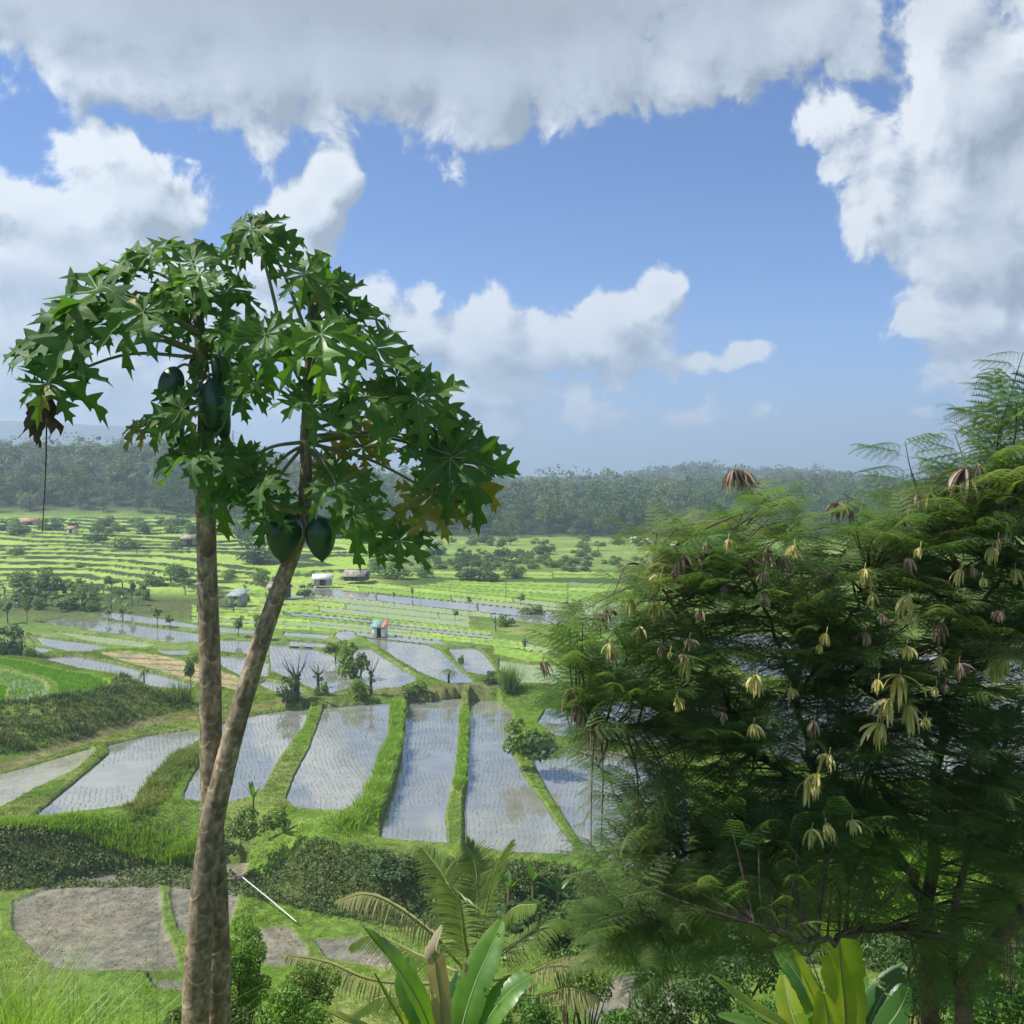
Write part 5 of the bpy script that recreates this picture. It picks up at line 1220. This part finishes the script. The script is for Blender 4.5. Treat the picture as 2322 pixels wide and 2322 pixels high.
for (x, y, rad) in BL:
    n = int((15 if y < 1600 else 12) * (rad / 100) ** 2) + 4
    for k in range(n):
        a = r.uniform(0, 2 * PI); q = math.sqrt(r.uniform(0, 1)) * rad; dp = 5.4 + r.uniform(-.65, .85)
        twig(Dp(x + q * math.cos(a), y + q * math.sin(a), dp), 0, .165, 8)
ns = len(Lp_)
g = Geo(); g.ins(PV, PF, frames(np.array(Ld), np.array(Ln)), np.array(Lp_) - LO, np.array(Lsz)); g.build('crown', M['fnd'], mainT); tw.build('twigs', M['bark'], mainT)
print('leaves', ns, 'tris', ns * len(PF))
# pods: clusters hanging from one stalk
def pods(px, py, d, size, kind, n=24, hang=1.0):
    p = Dp(px, py, d); g = Geo(); L = size * .80 / FPX * d; lean_ = r.uniform(-.8, .8)
    for k in range(n):
        a = r.uniform(0, 2 * PI); sp = r.uniform(.05, .42) if r.uniform() < .8 else r.uniform(.4, .8); q = np.linspace(0, 1, 6); l = L * r.uniform(.45, 1.15)
        o_ = np.array([math.cos(a) + lean_, math.sin(a), 0]); pts = o_ * (l * sp * np.sin(q * 1.5))[:, None] + np.array([0, 0, 1]) * (l * (.05 * np.sin(q * 3) - q ** 1.4 * (1 - sp * .5)))[:, None]
        s = nrm(np.cross(np.gradient(pts, axis=0), rdir(1, r=r)[0])); w = .0068 * np.clip(np.array([.15, .8, 1, 1, .85, .12]), 0, 1)[:, None] * (size / 75) ** .5
        V = np.concatenate([pts - s * w, pts + s * w]); i = np.arange(5); g.add(V, np.stack([i, i + 1, i + 7, i + 6], -1))
    tube(g, [[0, 0, -.01], [.004, 0, .012], [.01, .01, .03]], .002, 4)
    o = g.build('pod_cluster', M['pod_brown' if kind == 'b' else 'pod_green'], mainT); o.location = p - LO
    if kind == 'b': o['label'] = 'dry brown pods'
    else: o['label'] = 'yellow green pods'
for a in [(1665,1065,5.3,78,'b'),(1650,1072,5.35,60,'b'),(1685,1068,5.35,66,'b'),(1545,1255,5.0,80,'b'),(1580,1262,5.0,85,'b'),(1608,1240,5.1,70,'b'),(2190,1062,5.0,95,'b'),(2215,1050,5.1,80,'b'),(2080,1120,5.0,75,'b'),(2110,1118,5.0,70,'g'),
  (1900,1140,5.1,60,'b'),(1925,1150,5.1,55,'b'),(1350,1390,5.0,66,'b'),(1375,1380,5.0,60,'b'),(1295,1560,5.0,90,'b'),(1320,1600,5.0,85,'b'),(1340,1640,5.0,80,'b'),(1890,1300,4.9,60,'b'),(1860,1290,5,55,'b'),(1740,1240,5,60,'b'),(1770,1260,5,60,'b'),(2060,1265,4.9,60,'b'),(2130,1410,4.9,70,'b'),(2290,1130,5,60,'b'),(1230,1500,5.0,50,'b'),(1700,1265,5,50,'b'),
  (1960,1290,4.8,66,'g'),(2060,1350,4.8,80,'g'),(2080,1390,4.8,55,'g'),(1980,1345,4.85,45,'g'),(1430,1360,4.9,60,'g'),(1485,1370,4.9,60,'g'),(1450,1420,4.9,50,'g'),(1715,1530,4.7,66,'g'),(2040,1530,4.7,100,'g'),(2020,1585,4.7,95,'g'),(2060,1600,4.75,85,'g'),(2000,1640,4.75,80,'g'),(1880,1710,4.7,60,'g'),(1855,1755,4.7,80,'g'),(1830,1770,4.75,75,'g'),
  (1840,1880,4.7,65,'g'),(1870,1870,4.7,50,'g'),(2280,1490,4.8,80,'g'),(2250,1510,4.8,60,'g'),(1560,1500,4.8,55,'g'),(1930,1860,4.7,50,'g'),(2180,1290,4.8,55,'g'),(2130,1490,4.8,50,'g'),(1790,1560,4.8,40,'g'),(1500,1300,4.9,50,'g'),(1380,1460,4.9,50,'g'),(1640,1330,4.9,50,'b'),(2250,1240,4.8,60,'g')] + [(r.uniform(1380, 2300), r.uniform(1190, 1650), 4.65, r.uniform(26, 54), 'b' if r.uniform() < .45 else 'g') for _ in range(34)]: pods(*a)
# second leucaena: the clear sprays at the right edge and its stout stems
T2 = thing('leucaena_tree', Dp(2180, 2760, 5.2), 'leucaena tree at the right edge reaching up with open sprays against the sky', 'tree'); LO2 = Dp(2180, 2760, 5.2)
lim2 = [([(2180,2900,5.2),(2185,2322,5.2),(2200,2205,5.2),(2303,2089,5.2),(2380,1980,5.2),(2420,1800,5.2),(2400,1500,5.2),(2360,1250,5.2),(2330,1100,5.2)],.055,.012),([(2160,2230,5.25),(2164,2065,5.3),(2187,1973,5.4),(2240,1800,5.5),(2310,1600,5.6)],.028,.01),
 ([(2360,1300,5.2),(2300,1150,5.2),(2262,1020,5.2),(2290,900,5.2),(2320,800,5.2)],.008,.002),([(2330,1250,5.3),(2230,1150,5.3),(2200,1080,5.3),(2165,985,5.3)],.007,.002),([(2300,1300,5.3),(2120,1190,5.3),(2070,1080,5.3),(2052,1000,5.3)],.007,.002),([(2330,1100,5.2),(2335,1000,5.2),(2345,880,5.2)],.008,.002)]
for k, (pts, r0_, r1_) in enumerate(lim2):
    c = curve([Dp(*p) for p in pts], 26); g = Geo(); tube(g, c - LO2, np.linspace(r0_, r1_, 26), 8); g.build('trunk' if k == 0 else 'branch', M['bark'], T2, True)
Lp_, Ld, Ln, Lsz = [], [], [], []; tw = Geo(); LOs = LO; LO = LO2
for k, (pts, r0_, r1_) in enumerate(lim2[2:]):
    c = curve([Dp(*p) for p in pts], 26)
    for j in range(9, 26, 2 if k != 2 else 3):
        for sd_ in (-1, 1):
            Lp_.append(c[j]); Ld.append(nrm(np.array([sd_ * 1.0 + r.normal(0, .25), r.uniform(-.5, .3), r.uniform(-.1, .55)]))); Ln.append(np.array([r.normal(0, .2), -.75, 1.0])); Lsz.append(.27 * r.uniform(.7, 1.2) * (1 - .35 * (j - 9) / 17))
limbpts = np.vstack([curve([Dp(*p) for p in pts], 30)[14:] for pts, a_, b_ in lim2[:1]] + [curve([Dp(*p) for p in lim2[1][0]], 20)[8:]] + [curve([Dp(*p) for p in lim2[2][0]], 20)[:8]])
for (x, y, rad, n) in [(2290,1100,80,16),(2300,950,60,7),(2200,1130,70,10),(2330,1250,90,16),(2340,1450,90,16),(2330,1700,90,12),(2350,1900,80,12),(2090,1180,60,8)]:
    for k in range(n):
        a = r.uniform(0, 2 * PI); q = math.sqrt(r.uniform(0, 1)) * rad; twig(Dp(x + q * math.cos(a), y + q * math.sin(a), 5.2 + r.uniform(-.4, .4)), 0, .25, 6)
g = Geo(); g.ins(PV, PF, frames(np.array(Ld), np.array(Ln)), np.array(Lp_) - LO2, np.array(Lsz)); g.build('crown', M['fnd'], T2); tw.build('twigs', M['bark'], T2); LO = LOs
mainT, t_m = T2, mainT; LO = LO2; pods(2195,1085,4.95,80,'b'); pods(2300,1290,4.9,60,'g'); mainT = t_m; LO = LOs

# ------------------------------------------------------------------ bananas, coconut palm and shrubs on the slope below the camera
def traced_banana(lab, cx_, d, foot_r, leaves, stem_top):
    b = Dp(cx_, 2330, d); zg = float(base(b[0], b[1])) - .1; o = thing('banana_plant', (b[0], b[1], zg), lab, 'banana plant'); O3 = np.array([b[0], b[1], zg])
    st = Dp(cx_, stem_top, d); g = Geo(); tube(g, curve([[0, 0, 0], [.03, 0, (st[2] - zg) * .5], st - O3], 12), np.linspace(.13, .07, 12), 14); g.build('stem', M['banana_stem'], o, True)
    for pts, W, mt, dd in leaves:
        q = np.array([Dp(x, y, d + dd * (i / max(1, len(pts) - 1))) for i, (x, y) in enumerate(pts)]) - O3
        c = curve(q, 44); g = Geo(); banana_blade(g, c, W * .86 / FPX * d, 0, .012, np.random.default_rng(int(W + pts[-1][0])), .28)
        mr = Geo(); tube(mr, c - np.array([0, 0, .002]), np.linspace(.016, .004, 44), 6)
        lf = g.build('leaf', M[mt], o); mr.build('midrib', M['vein'], lf, True)
    return o
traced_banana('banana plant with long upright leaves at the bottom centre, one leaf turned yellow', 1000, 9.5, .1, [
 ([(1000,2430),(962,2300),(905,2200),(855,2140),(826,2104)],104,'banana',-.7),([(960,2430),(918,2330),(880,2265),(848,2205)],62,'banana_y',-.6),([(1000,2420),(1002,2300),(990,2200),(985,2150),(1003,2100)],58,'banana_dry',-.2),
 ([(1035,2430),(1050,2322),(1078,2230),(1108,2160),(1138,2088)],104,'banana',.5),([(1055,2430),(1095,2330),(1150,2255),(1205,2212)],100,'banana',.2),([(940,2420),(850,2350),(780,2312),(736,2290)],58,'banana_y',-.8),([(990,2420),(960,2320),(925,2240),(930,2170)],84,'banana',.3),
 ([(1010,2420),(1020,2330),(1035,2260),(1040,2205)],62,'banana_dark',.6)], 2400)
p = Dp(1045, 2205, 9.6); g = Geo()
for k in range(7): g.add(np.array([[0, 0, 0], [.03, 0, .02], [.05 * math.cos(k), .03 * math.sin(k), .09], [-.01, 0, .03]]) + [r.uniform(-.05, .05), r.uniform(-.05, .05), r.uniform(-.06, .06)], [[0, 1, 2, 3]])
o = g.build('dry_bract', M['banana_dry']); o.location = p; tag(o, 'small dry pinkish bract between the banana leaves at the bottom centre', 'dry leaf')
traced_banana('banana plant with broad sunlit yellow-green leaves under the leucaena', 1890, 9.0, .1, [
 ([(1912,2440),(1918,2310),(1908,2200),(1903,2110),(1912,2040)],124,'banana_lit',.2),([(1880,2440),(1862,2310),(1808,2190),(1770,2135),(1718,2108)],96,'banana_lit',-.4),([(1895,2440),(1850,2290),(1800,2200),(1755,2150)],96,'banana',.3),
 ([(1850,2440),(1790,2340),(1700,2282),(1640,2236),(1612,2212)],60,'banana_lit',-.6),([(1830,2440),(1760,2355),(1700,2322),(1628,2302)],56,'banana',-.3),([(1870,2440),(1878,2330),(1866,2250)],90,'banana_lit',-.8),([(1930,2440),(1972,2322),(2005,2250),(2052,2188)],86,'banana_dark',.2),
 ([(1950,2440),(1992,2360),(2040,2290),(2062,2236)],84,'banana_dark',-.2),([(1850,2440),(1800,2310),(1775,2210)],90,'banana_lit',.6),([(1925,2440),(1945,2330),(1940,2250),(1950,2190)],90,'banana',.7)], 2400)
def frond(parent, O3, pts, Lf, n, mt, r, droop=.5):
    c = curve(np.array(pts) - O3, n); t_ = nrm(np.gradient(c, axis=0)); s = nrm(np.cross(t_, [0, -.25, 1.0])); nn = np.cross(s, t_); g = Geo()
    for i in range(int(n * .14), n):
        u = i / (n - 1); L = Lf * math.sin(PI * min(1, .22 + u * .74)) ** .6 * r.uniform(.88, 1.08)
        for sg in (-1, 1):
            d = nrm(s[i] * sg + t_[i] * (.55 + .5 * u) + nn[i] * .15 + r.normal(0, .05, 3)); q = [c[i]]
            for k in range(4): d2 = nrm(d + np.array([0, 0, -droop * .42 * (k + 1)])); q.append(q[-1] + d2 * L / 4)
            q = np.array(q); w = .016 * np.array([.5, 1, .9, .6, .05])[:, None] * nrm(np.cross(q[-1] - q[0], [0, -1.0, .6])); V = np.concatenate([q - w, q + w]); j = np.arange(4); g.add(V, np.stack([j, j + 1, j + 6, j + 5], -1))
    f_ = g.build('frond', M[mt], parent); k = Geo(); tube(k, c, np.linspace(.028, .006, n), 5); k.build('rachis', M['rachis'], f_, True)
d = 17.0; b = Dp(1072, 2240, d); zg = float(base(b[0], b[1])) - .1; CP = thing('coconut_palm', (b[0], b[1], zg), 'young coconut palm with long fronds spreading at the bottom centre', 'palm tree'); O3 = np.array([b[0], b[1], zg])
g = Geo(); tube(g, curve([[0, 0, 0], [.05, 0, (b[2] - zg) * .5], b - O3 + [0, 0, .1]], 12), np.linspace(.22, .12, 12), 12); g.build('trunk', M['bark'], CP, True)
r = np.random.default_rng(77)
for pts, Lf, mt, dr in [([(1068,2210,0),(1045,2090,.3),(1008,1990,.6),(960,1925,.9)],.62,'coco',.35),([(1072,2210,0),(1082,2060,.2),(1078,1960,.3),(1056,1912,.3)],.55,'coco',.4),([(1076,2200,0),(1100,2070,-.3),(1122,1980,-.6),(1155,1915,-.9)],.50,'coco',.35),
   ([(1050,2195,0),(970,2110,-.3),(885,2048,-.6),(825,2028,-.8),(772,2042,-1)],.50,'coco_dry',.8),([(1040,2205,0),(940,2160,.5),(850,2120,.8),(800,2140,1)],.5,'coco',.7),([(1040,2225,0),(950,2232,-.5),(840,2222,-1),(740,2182,-1.3),(650,2166,-1.6)],.48,'coco_dry',.9),
   ([(1095,2200,0),(1170,2140,.2),(1240,2090,.4),(1290,2090,.6)],.48,'coco',.7),([(1100,2225,0),(1180,2215,-.4),(1262,2178,-.8),(1340,2166,-1.1)],.5,'coco_dry',.8),([(1100,2240,0),(1200,2262,-.5),(1290,2242,-.9),(1355,2262,-1.2)],.5,'coco_dry',1.0),
   ([(1040,2235,0),(930,2262,.2),(860,2262,.3),(795,2305,.4)],.42,'coco',.9),([(1066,2210,0),(1052,2120,-.6),(1040,2040,-1.1),(1010,2000,-1.5)],.55,'coco',.5),([(1085,2215,0),(1120,2120,-.5),(1165,2060,-1),(1215,2050,-1.3)],.5,'coco',.7)]:
    frond(CP, O3, [Dp(x, y, d + q) for x, y, q in pts], Lf, 60, mt, r, dr)
# leafy shrubs on the slope
def slope_shrub(px, py, rad, d, mt, lab, n=3600, ls=.05, tall=1.4):
    p = Dp(px, py, d); zg = float(base(p[0], p[1])) - .1; o = thing('shrub', (p[0], p[1], zg), lab, 'bush'); R = rad / FPX * d; zc = p[2] - zg
    rr_ = np.random.default_rng(int(px)); bl = []
    for k in range(46):
        a = rr_.uniform(0, 2 * PI); q = R * .85 * math.sqrt(rr_.uniform(0, 1)); e_ = R * rr_.uniform(.10, .34); bl.append((q * math.cos(a), q * math.sin(a) * .8, zc + rr_.uniform(-1, .9) * R * tall * .8 * (1.1 - .5 * q / R), e_, e_, e_ * rr_.uniform(.7, 1.6)))
    clump_crown(rr_, int(n * 1.35), ls * .95, bl, 0, 1.0).build('crown', M[mt], o); g = Geo()
    for b_ in bl[:9]: tube(g, curve([[0, 0, 0], [b_[0] * .3, b_[1] * .3, b_[2] * .55], [b_[0], b_[1], b_[2]]], 8), np.linspace(.035, .006, 8), 6)
    g.build('stem', M['bark'], o)
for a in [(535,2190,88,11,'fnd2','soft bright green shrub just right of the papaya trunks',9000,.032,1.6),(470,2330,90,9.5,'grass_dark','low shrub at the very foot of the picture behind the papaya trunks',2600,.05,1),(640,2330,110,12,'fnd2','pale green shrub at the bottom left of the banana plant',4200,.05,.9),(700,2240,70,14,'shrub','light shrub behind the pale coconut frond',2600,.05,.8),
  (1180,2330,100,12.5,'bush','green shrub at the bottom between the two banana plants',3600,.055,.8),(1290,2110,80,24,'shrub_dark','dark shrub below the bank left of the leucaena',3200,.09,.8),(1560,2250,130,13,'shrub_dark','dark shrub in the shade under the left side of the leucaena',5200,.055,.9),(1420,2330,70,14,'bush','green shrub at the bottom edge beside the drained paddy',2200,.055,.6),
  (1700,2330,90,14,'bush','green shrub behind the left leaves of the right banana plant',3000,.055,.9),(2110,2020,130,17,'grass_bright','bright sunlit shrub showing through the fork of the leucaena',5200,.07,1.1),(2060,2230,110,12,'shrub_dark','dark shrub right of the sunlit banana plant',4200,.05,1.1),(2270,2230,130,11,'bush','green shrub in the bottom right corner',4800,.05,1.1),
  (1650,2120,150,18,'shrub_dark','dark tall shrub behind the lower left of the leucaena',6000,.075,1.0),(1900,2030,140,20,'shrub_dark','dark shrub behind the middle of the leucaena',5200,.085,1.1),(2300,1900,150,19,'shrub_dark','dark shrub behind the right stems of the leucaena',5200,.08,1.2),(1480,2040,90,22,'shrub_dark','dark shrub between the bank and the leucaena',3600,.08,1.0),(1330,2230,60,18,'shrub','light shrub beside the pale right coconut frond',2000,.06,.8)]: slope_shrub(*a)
# tall grass on the slope at the bottom left
n = 520; d = rng.uniform(7.5, 13, n); px = rng.uniform(-120, 400, n) * rng.uniform(.3, 1, n); X = (px - CX) / FPX * d; Z = base(X, d)
ytip = 2322 - np.clip(150 - px * .4, 12, 150) * rng.uniform(.3, 1.25, n); hh = -(ytip - 1095) / FPX * d - Z
P_ = np.stack([X, d, Z], -1); blades(P_, np.clip(hh, .4, 3.2), np.full(n, .013), M['grass_bright'], 'tall_slope_grass', 3, .75, 'tall loose grass on the slope in the bottom left corner', .12)
n = 30; d = rng.uniform(6, 9, n); px = rng.uniform(-60, 400, n); X = (px - CX) / FPX * d; Z = base(X, d); hh = -(rng.uniform(2080, 2260, n) - 1095) / FPX * d - Z
blades(np.stack([X, d, Z], -1), hh, np.full(n, .012), M['grass_bright'], 'grass_stalks', 1, .35, 'long single grass stalks rising in the bottom left corner', .02)
